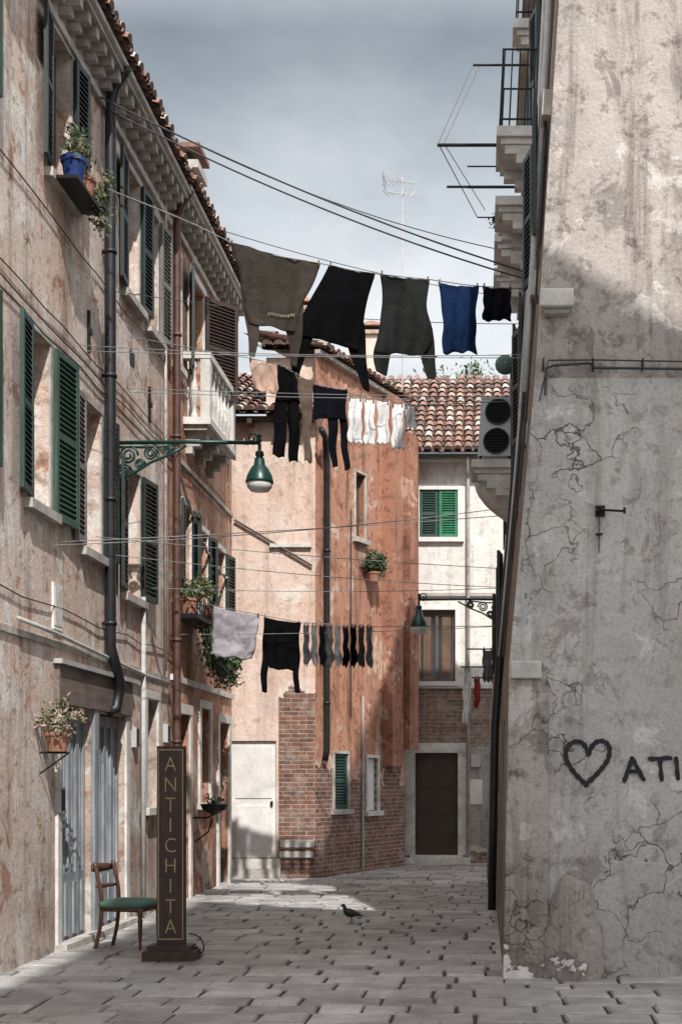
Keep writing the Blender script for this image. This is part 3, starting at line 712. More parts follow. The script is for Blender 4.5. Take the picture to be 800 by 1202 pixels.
bR2=E('balconied_house',(3,19,0)); H2=11.3; YE2=20.2
g=G(); h2=[(16.9,17.6,9.0,10.8),(18.0,18.7,9.0,10.8),(19.2,19.9,9.0,10.8),(18.6,19.4,6.1,7.8),(17.0,17.7,5.7,7.0),(17.6,18.3,3.4,4.6),(17.2,18.0,.05,2.4)]
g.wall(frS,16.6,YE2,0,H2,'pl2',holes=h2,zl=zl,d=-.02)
for a,b in zip(zl,zl[1:]):
    b=min(b,H2); g.poly([(XR+prof(a),YE2,a),(8,YE2,a),(8,YE2,b),(XR+prof(b),YE2,b)],'pl2')
g.make('walls',bR2)
g=G(); g.box(XR+prof(H2)-.3,8.1,16.62,YE2+.1,H2,H2+.12,'stoned'); g.box(XR+.7,8,16.7,YE2,H2+.12,H2+.3,'tile1'); g.make('roof',bR2)
g=G()
for w in h2[:6]: pane(g,frS,*w); leaf(g,frS,w[0]-.02,-1,.36,w[2],w[3],8,'dgreen'); leaf(g,frS,w[1]+.02,1,.36,w[2],w[3],8,'dgreen')
for w in h2[6:]: g.lb(frS,w[0],w[1],-.18,-.12,w[2],w[3],'brown'); surround(g,frS,*w,w=.1,sill=False,k='stoned')
g.make('windows',bR2)
bR3=E('low_house',(3,21,0)); H3=8.0; YE3=22.2
g=G(); h3=[(20.9,21.6,5.4,6.8),(20.9,21.6,.05,2.4),(20.9,21.6,3.3,4.5)]
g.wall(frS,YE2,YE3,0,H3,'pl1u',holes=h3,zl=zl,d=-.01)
for a,b in zip(zl,zl[1:]):
    b=min(b,H3)
    if b>a: g.poly([(XR+prof(a),YE3,a),(8,YE3,a),(8,YE3,b),(XR+prof(b),YE3,b)],'pl1u')
g.make('walls',bR3)
g=G(); g.box(XR+prof(H3)-.2,8.1,YE2+.02,YE3+.15,H3,H3+.1,'stoned'); g.box(XR+.7,8,YE2+.1,YE3,H3+.1,H3+.3,'tile1'); g.make('roof',bR3)
g=G()
for w in (h3[0],h3[2]): pane(g,frS,*w); leaf(g,frS,w[0]-.02,-1,.36,w[2],w[3],12,'dgreen'); leaf(g,frS,w[1]+.02,1,.36,w[2],w[3],12,'dgreen')
w=h3[1]; g.lb(frS,w[0],w[1],-.18,-.12,w[2],w[3],'brown'); surround(g,frS,*w,w=.1,sill=False,k='stoned')
g.make('windows',bR3)
def balc(name,y0,y1,zb,pr,rail=True,par=None,rh=.85):
    g=G()
    g.lb(frS,y0,y1,0,pr,zb-.11,zb,'stone'); g.lb(frS,y0+.04,y1-.04,0,pr-.05,zb-.18,zb-.112,'stone')
    for yy in (y0+.06,y1-.20):
        for i in range(3): g.lb(frS,yy,yy+.14,0,pr-.1-.13*i,zb-.18-.10*(i+1),zb-.182-.10*i,'stone')
    if rail:
        zr=zb+rh; n=int((y1-y0)/.1)
        for i in range(n+1): yy=y0+.02+(y1-y0-.04)*i/n; g.tube([frS.p(yy,pr-.03,zb),frS.p(yy,pr-.03,zr)],.008,'iron',5)
        for i in range(6): d=.05+(pr-.1)*i/5; [g.tube([frS.p(yy,d,zb),frS.p(yy,d,zr)],.008,'iron',5) for yy in (y0+.02,y1-.02)]
        for z in (zr,zb+.08):
            g.tube([frS.p(y0+.02,0,z),frS.p(y0+.02,pr-.03,z),frS.p(y1-.02,pr-.03,z),frS.p(y1-.02,0,z)],.012,'iron',6)
    return g.make(name,par)
balc('balcony',15.0,15.9,8.9,.52,True,bR)
for i,y0 in enumerate((16.8,17.95,19.15)): balc('balcony',y0,y0+.85,8.9,.52,False,bR2)
balc('upper_balcony',16.1,16.55,10.7,.40,True,bR)
balc('lower_balcony',18.5,19.5,6.05,.66,False,bR2)
g=G(); rs=[]
for i in range(7):
    t=i/6; z=6.0-.18-.55*t; w=.48*math.cos(t*1.35)+.03; pr=.6*math.cos(t*1.4)
    rs.append([frS.p(19.0+w*math.cos(a),max(.0,pr*math.sin(a)),z) for a in [math.pi*j/12 for j in range(13)]])
g.rings(rs,'stone',cap=False,closed=False); g.make('balcony_corbel',bR2,True)
# air conditioner: case, fan ring and grille facing down the alley
g=G(); ya=18.6; a0,a1,z0,z1=.10,.58,6.12,6.92
g.lb(frS,ya,ya+.3,a0,a1,z0,z1,'ac'); g.lb(frS,ya+.02,ya+.05,a0+.02,a0+.06,z0-.06,z0,'iron'); g.lb(frS,ya+.02,ya+.05,a1-.06,a1-.02,z0-.06,z0,'iron')
for zc_ in (6.32,6.72):
    c=(a0+a1)/2; r=.17
    g.tube([frS.p(ya-.012,c+r*math.cos(2*math.pi*i/20),zc_+r*math.sin(2*math.pi*i/20)) for i in range(21)],.012,'dpipe',5)
    for i in range(9): 
        zz=zc_-r+.04*i+.01; hw_=math.sqrt(max(0,r*r-(zz-zc_)**2)); g.tube([frS.p(ya-.012,c-hw_,zz),frS.p(ya-.012,c+hw_,zz)],.006,'dpipe',4)
    g.poly([frS.p(ya-.004,c+r*math.cos(2*math.pi*i/20),zc_+r*math.sin(2*math.pi*i/20)) for i in range(20)],'dark')
g.tube([frS.p(ya+.15,a0,6.5),frS.p(ya+.15,.04,6.5),frS.p(ya+.15,.04,8)],.02,'gpipe')
g.make('air_conditioner')
g=G()
for yy,z0,z1,k,r in ((16.7,.1,11.2,'dpipe',.05),(14.4,3,11,'gpipe',.03),(20.0,.1,8,'dpipe',.04),(21.8,.1,7.8,'gpipe',.05),(13.4,2.8,9,'wire',.015),(12.3,5.2,10.5,'gpipe',.03)):
    g.tube([frS.p(yy,.07,z0+(z1-z0)*i/10) for i in range(11)],r,k,8)
g.make('house_downpipes',None,True)
g=G()
for yy,zz,s in ((12.0,7.6,.12),(13.8,8.5,.15),(12.2,6.1,.12),(14.2,7.2,.1),(13.9,5.2,.12)):
    g.lb(frS,yy-s,yy+s,.0,.08,zz-.1,zz+.12,'stoned'); g.tube([frS.p(yy,.05,zz-.1),frS.p(yy+.1,.04,zz-.8),frS.p(yy+.3,.04,zz-1.2)],.008,'wire',5)
for yy in (12.0,13.2): g.tube([frS.p(yy,.02,9.5),frS.p(yy,.04,8),frS.p(yy+.05,.03,6),frS.p(yy,.04,4.2)],.010,'wire',5)
g.make('junction_boxes')
# laundry poles: horizontal bars from the wall, cords between tips
g=G(); yy=16.0
t1=P(513,170,yy); t0=P(555,76,yy); t2=P(524,219,17.2); t3=P(560,255,18)
def wallpt(p): return Vector((XR+prof(p.z),p.y,p.z))
g.tube([wallpt(t1),t1],.020,'iron',6); g.tube([wallpt(t0),t0],.013,'iron',6); g.tube([wallpt(t2),t2],.016,'iron',6)
for dz in (-.25,-.5): q=P(548,170-dz*100,16.6); g.tube([wallpt(q),q],.010,'iron',5)
g.tube([t0,t1],.006,'rope',5); g.tube([t0+Vector((.08,0,0)),t1+Vector((.07,0,0))],.005,'rope',5)
g.tube([t1+Vector((.02,0,0)),t3],.006,'rope',5); g.tube([t1+Vector((.09,0,0)),t3+Vector((.1,0,.1))],.005,'rope',5)
g.tube([t3,wallpt(t3)],.010,'iron',5)
g.make('laundry_pole')
g=G(); c=frS.p(17.6,.28,7.05); rs=[]
for i in range(5):
    t=i/4; r=.13*math.sin(t*1.4)+.004
    rs.append([c+Vector((r*math.cos(2*math.pi*j/14),-.12*math.cos(t*1.4),r*math.sin(2*math.pi*j/14))) for j in range(14)])
g.rings(rs,'seat',cap=False); g.tube([c,frS.p(17.6,0,6.95)],.012,'iron'); g.make('satellite_dish',None,True)
pb=E('balcony_plants',frS.p(17.5,.4,9)); g=G(); leaves(g,frS.p(18.3,.35,9.15),(.18,.35,.2),350,.04)
pot(g,frS.p(18.35,.3,8.901),.14,.22); g.make('pots_and_leaves',pb)

# unseen house added behind/right of camera, shaped to cast the alley shade
bN=E('unseen_shade_house',(5,-5,0))
g=G(); frN=Fr((1.5,0,0),(0,1,0),(-1,0,0))
hn=[(-10+3*i,-9.1+3*i,z,z+1.5) for i in range(4) for z in (1.2,4.6,8.0,11)]
ZT=16.5; SLP=.62
g.wall(frN,-12,3.1,0,ZT-.25,'pl1u',holes=hn)
zz9=ZT-.2-7.5*SLP
g.poly([(1.5,3.1,0),(9,3.1,0),(9,3.1,zz9),(1.5,3.1,ZT-.2)],'pl1u')
g.poly([(1.5,-12,0),(9,-12,0),(9,-12,zz9),(1.5,-12,ZT-.2)],'pl1u'); g.poly([(9,-12,0),(9,3.1,0),(9,3.1,zz9),(9,-12,zz9)],'pl1u')
g.make('walls',bN)
g=G(); g.hexa([(1.1,-12.2,ZT),(9.3,-12.2,ZT-8.2*SLP),(9.3,3.3,ZT-8.2*SLP),(1.1,3.3,ZT),(1.1,-12.2,ZT+.12),(9.3,-12.2,ZT+.12-8.2*SLP),(9.3,3.3,ZT+.12-8.2*SLP),(1.1,3.3,ZT+.12)],'tile1'); g.make('roof',bN)
g=G()
for w in hn: pane(g,frN,*w); leaf(g,frN,w[0]-.02,-1,.42,w[2],w[3],10,'green'); leaf(g,frN,w[1]+.02,1,.42,w[2],w[3],10,'green')
g.make('windows',bN)

# ============================================================ STREET LAMPS
def lamp(name,wallp,dirv,L,sc=1.0):
    e=E(name,wallp); g=G(); d=Vector(dirv); w=Vector(wallp); Z=Vector((0,0,1))
    def q(a,z): return w+d*a+Z*z
    g.tube([q(0,0),q(L*.5,.01),q(L,0)],.022*sc,'lampg',8)
    g.tube([q(0,-.05),q(L*.25,-.05),q(L*.45,-.02)],.014*sc,'lampg',6)
    g.tube([q(.01,.09),q(.01,-.42)],.025*sc,'lampg',6)
    def spiral(a,z,r,t0,t1,flip=1,n=22):
        return [q(a+r*(1-i/n*.8)*math.cos(t0+(t1-t0)*i/n),z+flip*r*(1-i/n*.8)*math.sin(t0+(t1-t0)*i/n)) for i in range(n+1)]
    for a,z,r in ((.17,-.14,.11),(.42,-.12,.085),(.62,-.09,.06),(.12,-.31,.08),(.30,-.24,.06)):
        g.tube(spiral(a,z,r,0,4.2*math.pi),.014*sc,'lampg',6); 
    g.tube([q(.02,-.42),q(.2,-.36),q(.42,-.22),q(.62,-.14),q(.82,-.03)],.016*sc,'lampg',6)
    g.tube(spiral(L-.08,.05,.07,-math.pi/2,2.2*math.pi),.010*sc,'lampg',6)
    g.make('bracket',e,True)
    g=G(); c=q(L,0)
    g.lathe(c,[(.012,.0),(.02,-.02),(.02,-.09),(.045,-.10),(.05,-.14),(.035,-.16),(.055,-.18),(.065,-.25),(.10,-.29),(.14,-.37),(.155,-.43),(.158,-.45),(.145,-.45),(.13,-.40)],'lampg',20)
    g.make('lamp_shade',e,True)
    g=G(); g.lathe(c,[(.005,-.30),(.13,-.42),(.145,-.46),(.14,-.50),(.10,-.545),(.03,-.56)],'lampw',20); g.make('lamp_globe',e,True)
    g=G(); g.lathe(c,[(.012,.1),(.03,.08),(.012,.05),(.03,.02),(.012,-.0)],'lampg',10); g.make('finial',e,True)
lamp('street_lamp',(WX+.0,15.3,5.48),(1,0,0),1.64)
p=P(490,704,22.0); lamp('street_lamp',(XR+prof(p.z)+.02,22.0,p.z),(-1,0,0),XR+prof(p.z)-p.x,.9)

# ============================================================ WIRES / CLOTHES LINES
def cable(name,items,k='wire',r=.006):
    g=G()
    for p0,p1,sag in items: g.tube(wirepts(p0,p1,sag),r,k,5)
    return g.make(name)
def LW(px,py): Yv=LY(px); return Vector((WX+.02,Yv,LZ(py,Yv)))
def RW(Yv,py):
    z=LZ(py,Yv); return Vector((XR+prof(z)-.02,Yv,z))
cable('overhead_power_cable',[(LW(112,112),RW(15.2,322),.12),(LW(118,125),RW(15.4,330),.14)],r=.010)
cable('overhead_power_cable',[(LW(190,150),RW(18.5,300),.2)],r=.007)
cable('telephone_wire',[(LW(92,405),RW(13.2,416),.05),(LW(100,412),RW(13.6,420),.02),(LW(60,640),RW(14,594),.06),(LW(70,636),RW(14.3,604),.02),(LW(110,630),RW(18,668),.03),(LW(120,650),RW(18,690),.05),(LW(170,690),RW(19,690),.05),(LW(130,455),RW(16,466),.02),(LW(205,745),RW(20,735),.03)],r=.0045,k='rope')
cable('telephone_wire',[(LW(120,340),RW(17,380),.1),(LW(140,230),RW(18.5,352),.15)],r=.005)

def cl_wave(ph,amp):
    return lambda u,v: amp*(math.sin(u*9+ph)*(.25+.75*v)*.6+math.sin(u*17+ph*2.3+v*3)*.35*(.3+v)+math.sin(v*6+ph+u*4)*.35+.12*math.sin(u*31+v*9+ph))
def garment(name,strips,D,k,amp=.05,seed=0,extra=None):
    random.seed(100+seed); ph=U(0,6); w=cl_wave(ph,amp); g=G(); i0=g.m(k)
    x0=min(q[0] for s in strips for q in s[0]+s[1]); x1=max(q[0] for s in strips for q in s[0]+s[1])
    y0=min(q[1] for s in strips for q in s[0]+s[1]); y1=max(q[1] for s in strips for q in s[0]+s[1])
    for si,(Lp,Rp) in enumerate(strips):
        Ls=sm(Lp,8); Rs=sm(Rp,8); n=min(len(Ls),len(Rs))
        if len(Ls)!=len(Rs):
            def rs_(a,n): return [a[round(i*(len(a)-1)/(n-1))] for i in range(n)]
            Ls=rs_(Ls,n);Rs=rs_(Rs,n)
        nx=18; b=len(g.v)
        for i in range(n):
            for j in range(nx+1):
                t=j/nx; px=Ls[i][0]*(1-t)+Rs[i][0]*t; py=Ls[i][1]*(1-t)+Rs[i][1]*t
                if si==0 and i==0: py+=1.6*math.sin(t*math.pi)
                uu=(px-x0)/(x1-x0); vv=(py-y0)/(y1-y0)
                px+=.9*math.sin(vv*14+ph)*(.3+vv); py+=vv*1.5*math.sin(uu*16+ph)
                g.v.append(P(px,py,D,0)+Vector((0,w(uu,vv)+.012*si,0)))
        for i in range(n-1):
            for j in range(nx):
                a=b+i*(nx+1)+j; g.f.append((a,a+1,a+nx+2,a+nx+1)); g.mi.append(i0)
    for pgx,pgy in ((strips[0][0][0][0]+2,strips[0][0][0][1]),(strips[0][1][0][0]-2,strips[0][1][0][1])):
        c=P(pgx,pgy,D); g.hexa([c+Vector((sx*.008,sy*.012,sz)) for sz in (-.045,.03) for sx,sy in ((-1,-1),(1,-1),(1,1),(-1,1))],'brownl')
    if extra: extra(g,w,x0,x1,y0,y1,D)
    return g.make(name,None,True,[('SOLIDIFY',{'thickness':.006})])
M['c_brown']=clothm('cloth_olive_brown',(.060,.052,.043)); M['c_black']=clothm('cloth_black',(.006,.006,.007)); M['c_dgrey']=clothm('cloth_dark_grey',(.024,.026,.025))
M['c_blue']=clothm('cloth_navy_blue',(.011,.026,.075)); M['c_navy']=clothm('cloth_dark_navy',(.008,.008,.013)); M['c_lilac']=clothm('cloth_lilac_grey',(.42,.395,.425))
M['c_white']=clothm('cloth_white',(.86,.85,.83)); M['c_peach']=clothm('cloth_peach',(.55,.38,.30)); M['c_tan']=clothm('cloth_tan',(.15,.11,.09)); M['c_g1']=clothm('cloth_grey_1',(.07,.07,.075)); M['c_g2']=clothm('cloth_grey_2',(.16,.16,.165)); M['c_red']=clothm('cloth_red',(.35,.06,.05)); M['c_print']=clothm('shirt_print',(.26,.22,.17))
def shirtprint(g,w,x0,x1,y0,y1,D):
    x=314
    while x<346:
        ww=U(1.2,2.6); yy=366+(x-314)*.12
        pts=[]
        for a,b in ((x,yy),(x+ww,yy+.2),(x+ww,yy+U(3,6)),(x,yy+U(3,6))):
            pts.append(P(a,b,D)+Vector((0,w((a-x0)/(x1-x0),(b-y0)/(y1-y0))-.012,0)))
        g.poly(pts,'c_print'); x+=ww+1.2
D1=14.2
garment('tshirt',[([(270,285),(280,318),(286,350),(292,378)],[(376,309),(366,338),(352,368),(346,390)]),
 ([(282,335),(288,378),(292,416)],[(304,345),(303,385),(299,418)]),([(330,372),(338,400),(343,430)],[(358,352),(355,395),(350,433)])],D1,'c_brown',.08,1,shirtprint)
garment('sweater',[([(386,311),(370,342),(355,372),(350,394)],[(440,322),(432,350),(425,380),(420,410)]),
 ([(356,366),(346,400),(342,432)],[(376,372),(364,404),(351,435)]),([(402,392),(415,425),(424,453)],[(426,376),(430,418),(432,459)])],D1,'c_black',.07,2)
garment('tshirt',[([(446,321),(448,355),(444,390),(441,414)],[(504,328),(501,358),(507,392),(497,418)]),
 ([(444,385),(439,415),(441,437)],[(460,390),(458,418),(452,438)]),([(490,390),(495,420),(500,442)],[(507,388),(511,418),(511,439)])],D1,'c_dgrey',.07,3)
garment('shorts',[([(514,331),(519,370),(519,414)],[(562,336),(558,370),(559,413)])],D1,'c_blue',.06,4)
garment('cloth',[([(566,336),(567,356),(566,377)],[(600,337),(599,355),(600,375)])],D1,'c_navy',.03,5)
a=LW(100,212); b=RW(14.5,339)
g=G(); pts=[a]+[P(x,y,D1) for x,y in ((180,243),(230,264),(270,284),(323,300),(376,309),(413,317),(440,321),(475,325),(505,328),(538,333),(562,336),(600,338))]+[b]
g.tube(pts,.006,'rope',5); g.make('clothesline')
D2=17.6
garment('trousers',[([(327,428),(325,450),(323,470)],[(352,434),(351,452),(351,470)]),([(323,466),(321,500),(321,535)],[(337,466),(335,505),(334,537)]),([(336,466),(338,505),(340,541)],[(351,466),(351,505),(350,542)])],D2,'c_black',.05,6)
garment('leggings',[([(345,440),(352,470),(355,505),(356,541)],[(368,446),(366,475),(364,510),(366,543)])],D2,'c_tan',.05,7)
garment('trousers',[([(366,450),(368,470),(368,492)],[(408,458),(406,475),(406,492)]),([(384,486),(386,520),(389,548)],[(396,486),(395,520),(395,549)]),([(397,486),(400,520),(403,550)],[(406,486),(408,520),(410,551)])],D2,'c_navy',.05,8)
garment('pink_cloth',[([(292,420),(295,440),(298,458)],[(328,428),(327,445),(326,462)])],D2,'c_peach',.04,9)
for i,(xa,xb,ya,yb) in enumerate(((408,425,466,519),(427,440,468,521),(442,457,470,521),(459,474,473,526),(475,488,476,502))):
    garment('white_cloth',[([(xa,ya),(xa+1,(ya+yb)/2),(xa,yb)],[(xb,ya+1),(xb-1,(ya+yb)/2),(xb,yb+1)])],D2,'c_white',.03,10+i)
g=G(); g.tube([LW(150,395)]+[P(x,y,D2) for x,y in ((250,413),(292,420),(328,428),(366,449),(408,460),(425,466),(457,471),(488,476))]+[RW(17.9,470)],.006,'rope',5)
g.tube(wirepts(LW(150,460),RW(18.2,468),.03),.005,'rope',5); g.make('clothesline')
D3=19.0
garment('towel',[([(251,712),(249,740),(246,769)],[(305,722),(302,748),(297,775)])],D3,'c_lilac',.06,20)
garment('long_sleeve_top',[([(309,724),(310,750),(316,785)],[(353,731),(350,755),(345,787)]),([(309,735),(307,772),(306,811)],[(320,740),(316,775),(311,812)]),([(338,740),(343,775),(344,811)],[(351,740),(351,775),(350,813)])],D3,'c_black',.05,21)
for i in range(9):
    x=356+i*9.2; y=733+.3*i
    garment('sock',[([(x,y),(x+.6,y+22),(x-.2,y+38),(x+.5,y+46)],[(x+6.8,y),(x+6.6,y+22),(x+8.0,y+38),(x+6,y+49)])],D3,['c_g1','c_g2','c_black','c_g1','c_g2','c_navy','c_black','c_g1','c_g2'][i],.02,30+i)
g=G(); g.tube([LW(212,700)]+[P(x,y,D3) for x,y in ((251,711),(305,722),(353,731),(438,736))]+[RW(19.2,735)],.006,'rope',5); g.make('clothesline')
garment('towel',[([(544,784),(543,815),(543,850)],[(552,785),(553,815),(551,851)])],20.5,'c_white',.03,50)
garment('red_cloth',[([(556,796),(556,810),(556,830)],[(563,796),(563,810),(562,831)])],20.5,'c_red',.02,51)
garment('cloth',[([(566,762),(566,780),(567,800)],[(578,763),(577,780),(578,801)])],20.5,'c_g2',.02,52)
g=G(); g.tube([frS.p(20.5,0,LZ(783,20.5)),P(540,783,20.5)],.012,'iron',5); g.tube([frS.p(20.5,0,LZ(762,20.5)),P(548,762,20.5)],.012,'iron',5); g.tube([frS.p(20.5,0,LZ(796,20.5)),P(553,795.5,20.5)],.01,'iron',5); g.make('drying_rack')
random.seed(55)

# ============================================================ SIGN
Ds=12.6; sx=P(201,0,Ds).x
es=E('antique_shop_sign',(sx,Ds,0))
g=G(); hw=.128
g.box(sx-.24,sx+.24,Ds-.14,Ds+.16,.02,.12,'brown'); g.box(sx-.20,sx+.20,Ds-.10,Ds+.13,.12,.17,'brown')
z1=EYE+(915-876)/F*Ds
g.box(sx-hw,sx+hw,Ds-.03,Ds+.05,.17,z1,'brown')
t=.008
for x0,x1,za,zb in ((sx-hw+.012,sx-hw+.012+t,.22,z1-.03),(sx+hw-.012-t,sx+hw-.012,.22,z1-.03),(sx-hw+.026,sx+hw-.026,z1-.04,z1-.03),(sx-hw+.026,sx+hw-.026,.22,.23)):
    g.box(x0,x1,Ds-.034,Ds-.0295,za,zb,'gold')
g.make('board',es)
for i,ch in enumerate("ANTICHITA"):
    cu=bpy.data.curves.new('letter_'+ch,'FONT'); cu.body=ch; cu.size=.215; cu.align_x='CENTER'; cu.align_y='CENTER'; cu.extrude=.002; cu.offset=-.003
    cu.materials.append(M['gold'])
    o=bpy.data.objects.new('letter_'+ch,cu); SC.collection.objects.link(o)
    zc=EYE+(915-(898+i*23.8))/F*Ds
    o.location=(sx,Ds-.034,zc); o.rotation_euler=(math.pi/2,0,0); o.scale=(.78,.9,1)
    o.parent=es; o.matrix_parent_inverse=Matrix.Translation(es.location).inverted()
g=G(); g.tube(sm([(sx+.14,Ds+.1,.26),(sx+.20,Ds+.1,.25),(sx+.26,Ds+.1,.20),(sx+.28,Ds+.1,.12),(sx+.24,Ds+.1,.07),(sx+.2,Ds+.1,.11),(sx+.23,Ds+.1,.14)],5),.007,'iron',5); g.make('iron_scroll',es)

# ============================================================ CHAIR (faces +x)
cx,cy=P(150,0,13.55).x,13.55
ec=E('wooden_chair',(cx,cy,.02)); ec.rotation_euler=(0,0,math.radians(-12))
def cmake(g,n,sm_=True,mods=()):
    o=g.make(n,None,sm_,mods); o.parent=ec; return o
g=G()
for sy in (-1,1):
    x,y=.23,.20*sy
    g.lathe((x,y,0),[(.012,0),(.016,.02),(.014,.05),(.019,.15),(.023,.27),(.026,.30),(.018,.32),(.026,.34),(.027,.42)],'chairw',10)
    pts=sm([(-.26,.185*sy,0),(-.21,.18*sy,.2),(-.19,.18*sy,.42),(-.20,.185*sy,.6),(-.26,.19*sy,.86)],5)
    g.tube(pts,.020,'chairw',8)
    g.tube([(-.19,.18*sy,.40),(.23,.2*sy,.40)],.024,'chairw',6)
g.tube([(.23,-.2,.40),(.23,.2,.40)],.024,'chairw',6); g.tube([(-.19,-.18,.40),(-.19,.18,.40)],.024,'chairw',6)
for z,h,c in ((.80,.09,.04),(.62,.04,.03)):
    rs=[]
    for i in range(9):
        t=-1+2*i/8; y=t*.195; xx=-.225-.09*(z-.6)/.2*.6-c*(1-t*t)
        hh=h*(.6+.4*(1-t*t))
        rs.append([(xx-.013,y,z-hh/2),(xx+.013,y,z-hh/2),(xx+.008,y,z+hh/2),(xx-.018,y,z+hh/2)])
    g.rings(rs,'chairw')
cmake(g,'frame')
g=G(); rs=[]
for s,z in ((.96,.415),(1.02,.43),(1.03,.455),(.98,.475),(.8,.49),(.4,.497)):
    rs.append([( (.02+ (.235*s)*max(-1,min(1,1.35*math.cos(a)))), (.215*s)*max(-1,min(1,1.35*math.sin(a))), z) for a in [2*math.pi*j/28 for j in range(28)]])
g.rings(rs,'seat'); cmake(g,'seat')

# ============================================================ PIGEON
bx,by=P(412,0,15.8).x,15.8
ep=E('pigeon',(bx,by,.028)); ep.rotation_euler=(0,0,math.radians(12)); ep.scale=(.85,.9,1.0)
def ell(cx_,cz,ry,rz,tilt=0,n=14):
    return [(cx_+math.sin(tilt)*rz*math.sin(a),ry*math.cos(a),cz+math.cos(tilt)*rz*math.sin(a)) for a in [2*math.pi*j/n for j in range(n)]]
g=G()
g.rings([ell(.17,.085,.022,.004),ell(.13,.092,.028,.008),ell(.09,.10,.034,.018),ell(.05,.11,.046,.034),ell(.0,.12,.055,.05,.1),ell(-.04,.128,.052,.052,.3),ell(-.075,.145,.040,.042,.7),ell(-.088,.17,.028,.028,1.1),ell(-.093,.19,.022,.024,1.3),ell(-.10,.208,.024,.022,.6),ell(-.118,.213,.021,.019,.1),ell(-.135,.21,.010,.010),ell(-.142,.207,.005,.005)],'bird')
g.rings([ell(-.136,.208,.006,.005),ell(-.15,.204,.004,.003),ell(-.16,.198,.001,.001)],'iron')
g.make('body',None,True).parent=ep
g=G()
for s in (-1,1):
    rs=[]
    for x,z,h in ((-.05,.135,.012),(-.02,.13,.034),(.03,.122,.036),(.08,.108,.024),(.13,.095,.010),(.155,.09,.003)):
        yy=s*(.052-.25*max(0,x-.02)*.9)
        rs.append([(x,yy-.006*s,z-h),(x,yy+.008*s,z-h*.4),(x,yy+.009*s,z+h*.4),(x,yy-.004*s,z+h)])
    g.rings(rs,'birdl')
    g.lathe((-.115,s*.0215,.214),[(.001,-.003),(.004,0),(.001,.003)],'gold',8)
g.make('wings_and_eyes',None,True).parent=ep
g=G()
for s,dx in ((-1,-.02),(1,.02)):
    g.tube([(.0,.022*s,.075),(.008+dx*.5,.022*s,.04),(dx,.022*s,.006)],[.009,.005,.004],'birdf',6)
    for a in (-.5,0,.5,math.pi): g.tube([(dx,.022*s,.005),(dx-.03*math.cos(a),.022*s+.03*math.sin(a),.003)],.003,'birdf',5)
g.make('legs',None,True).parent=ep

# ============================================================ TREE behind
et=E('tree',P(535,0,42).xy.to_3d()); tx,ty=et.location.x,42
g=G(); g.tube([(tx,ty,0),(tx+.1,ty,4),(tx-.1,ty,8),(tx,ty,12)],[.3,.24,.17,.08],'bark',8)
for i in range(9):
    a=U(0,6.28); z=U(7,11.5); g.tube([(tx,ty,z),(tx+math.cos(a)*.9,ty+math.sin(a)*.9,z+.9),(tx+math.cos(a)*1.8,ty+math.sin(a)*1.8,z+1.5)],[.08,.05,.02],'bark',5)
g.make('trunk',et)
g=G(); leaves(g,(tx,ty,12.9),(1.2,1.5,1.6),7000,.09,('leaf1','leaf2','leaf3','leaf1'),26); g.make('foliage',et)

# ============================================================ LIGHT / SKY / CAMERA
az=math.radians(18); el=math.radians(46)
S=Vector((math.sin(az)*math.cos(el),-math.cos(az)*math.cos(el),math.sin(el)))
sl=bpy.data.lights.new('sun','SUN'); sl.energy=5.0; sl.angle=math.radians(.6); sl.color=(1,.965,.92)
so=bpy.data.objects.new('sun',sl); so.rotation_euler=S.to_track_quat('Z','Y').to_euler(); so.location=(5,-10,20); SC.collection.objects.link(so)
w=bpy.data.worlds.new('World'); SC.world=w; w.use_nodes=True; t=w.node_tree; bg=t.nodes['Background']
def nd(typ,ins=None,**kw):
    n_=t.nodes.new(typ)
    for k,v in kw.items(): setattr(n_,k,v)
    for k,v in (ins or {}).items():
        if isinstance(v,bpy.types.NodeSocket): t.links.new(v,n_.inputs[k])
        else: n_.inputs[k].default_value=v
    return n_
def rmp(f,st):
    n_=nd('ShaderNodeValToRGB',{0:f}); cr=n_.color_ramp
    while len(cr.elements)<len(st): cr.elements.new(.5)
    for e,(p_,c_) in zip(cr.elements,st): e.position=p_; e.color=(*c_,1)
    return n_.outputs[0]
sk=nd('ShaderNodeTexSky',sky_type='NISHITA'); sk.sun_disc=False; sk.sun_elevation=el; sk.sun_rotation=math.radians(162); sk.dust_density=2.0
tc=nd('ShaderNodeTexCoord').outputs['Generated']
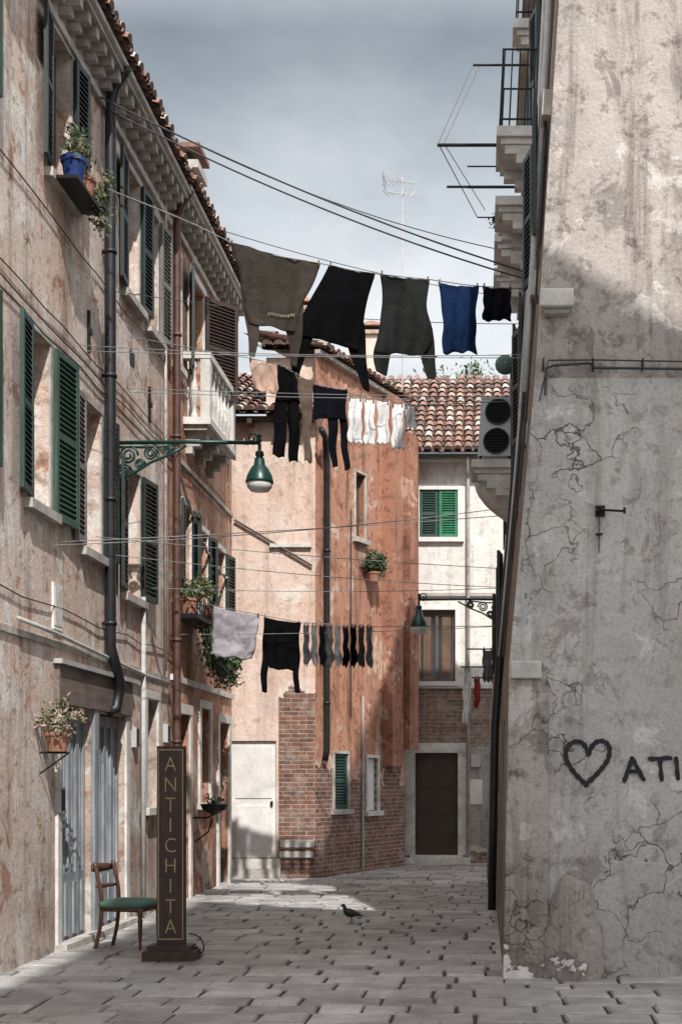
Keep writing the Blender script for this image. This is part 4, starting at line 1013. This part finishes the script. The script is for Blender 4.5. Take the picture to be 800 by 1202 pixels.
mp=nd('ShaderNodeMapping',{0:tc,'Scale':(1,1,2.0)}).outputs[0]
nz=nd('ShaderNodeTexNoise',{'Vector':mp,'Scale':2.4,'Detail':8.,'Roughness':.6}).outputs[0]
sep=nd('ShaderNodeSeparateXYZ',{0:tc}).outputs
low=nd('ShaderNodeMath',{0:nd('ShaderNodeMath',{0:sep[1],1:.55},operation='MULTIPLY').outputs[0],1:sep[2]},operation='SUBTRACT').outputs[0]
cloud=rmp(nz,[(.30,(.42,.46,.50)),(.50,(.63,.675,.71)),(.66,(.90,.92,.93))])
hz=rmp(sep[2],[(.0,(1.0,1.0,1.0)),(.30,(1.0,1.0,1.0)),(.38,(.80,.82,.84)),(.47,(.42,.45,.48))])
ahead=nd('ShaderNodeMixRGB',{0:1.0,1:cloud,2:hz},blend_type='MULTIPLY').outputs[0]
ahead=nd('ShaderNodeMixRGB',{0:1.0,1:ahead,2:(9.0,9.0,9.0,1)},blend_type='MULTIPLY').outputs[0]
over=rmp(nz,[(.3,(.80,.84,.90)),(.7,(1,.99,.98))])
over=nd('ShaderNodeMixRGB',{0:1.0,1:over,2:(13,13,13,1)},blend_type='MULTIPLY').outputs[0]
fm=rmp(nd('ShaderNodeMath',{0:low,1:.5},operation='ADD').outputs[0],[(.30,(1,1,1)),(.50,(0,0,0))])
mx=nd('ShaderNodeMixRGB',{0:fm,1:ahead,2:over}).outputs[0]
mx=nd('ShaderNodeMixRGB',{0:.9,1:sk.outputs[0],2:mx}).outputs[0]
t.links.new(mx,bg.inputs[0]); bg.inputs[1].default_value=.13
cd=bpy.data.cameras.new('camera'); co=bpy.data.objects.new('camera',cd); SC.collection.objects.link(co)
co.location=(0,0,EYE); co.rotation_euler=(math.pi/2,0,0); cd.sensor_fit='HORIZONTAL'; cd.sensor_width=36; cd.lens=72
cd.shift_x=-(567-400)/800; cd.shift_y=(915-601)/800; cd.clip_start=.1; cd.clip_end=1000
SC.camera=co
SC.view_settings.view_transform='Standard'; SC.view_settings.look='None'; SC.view_settings.exposure=0
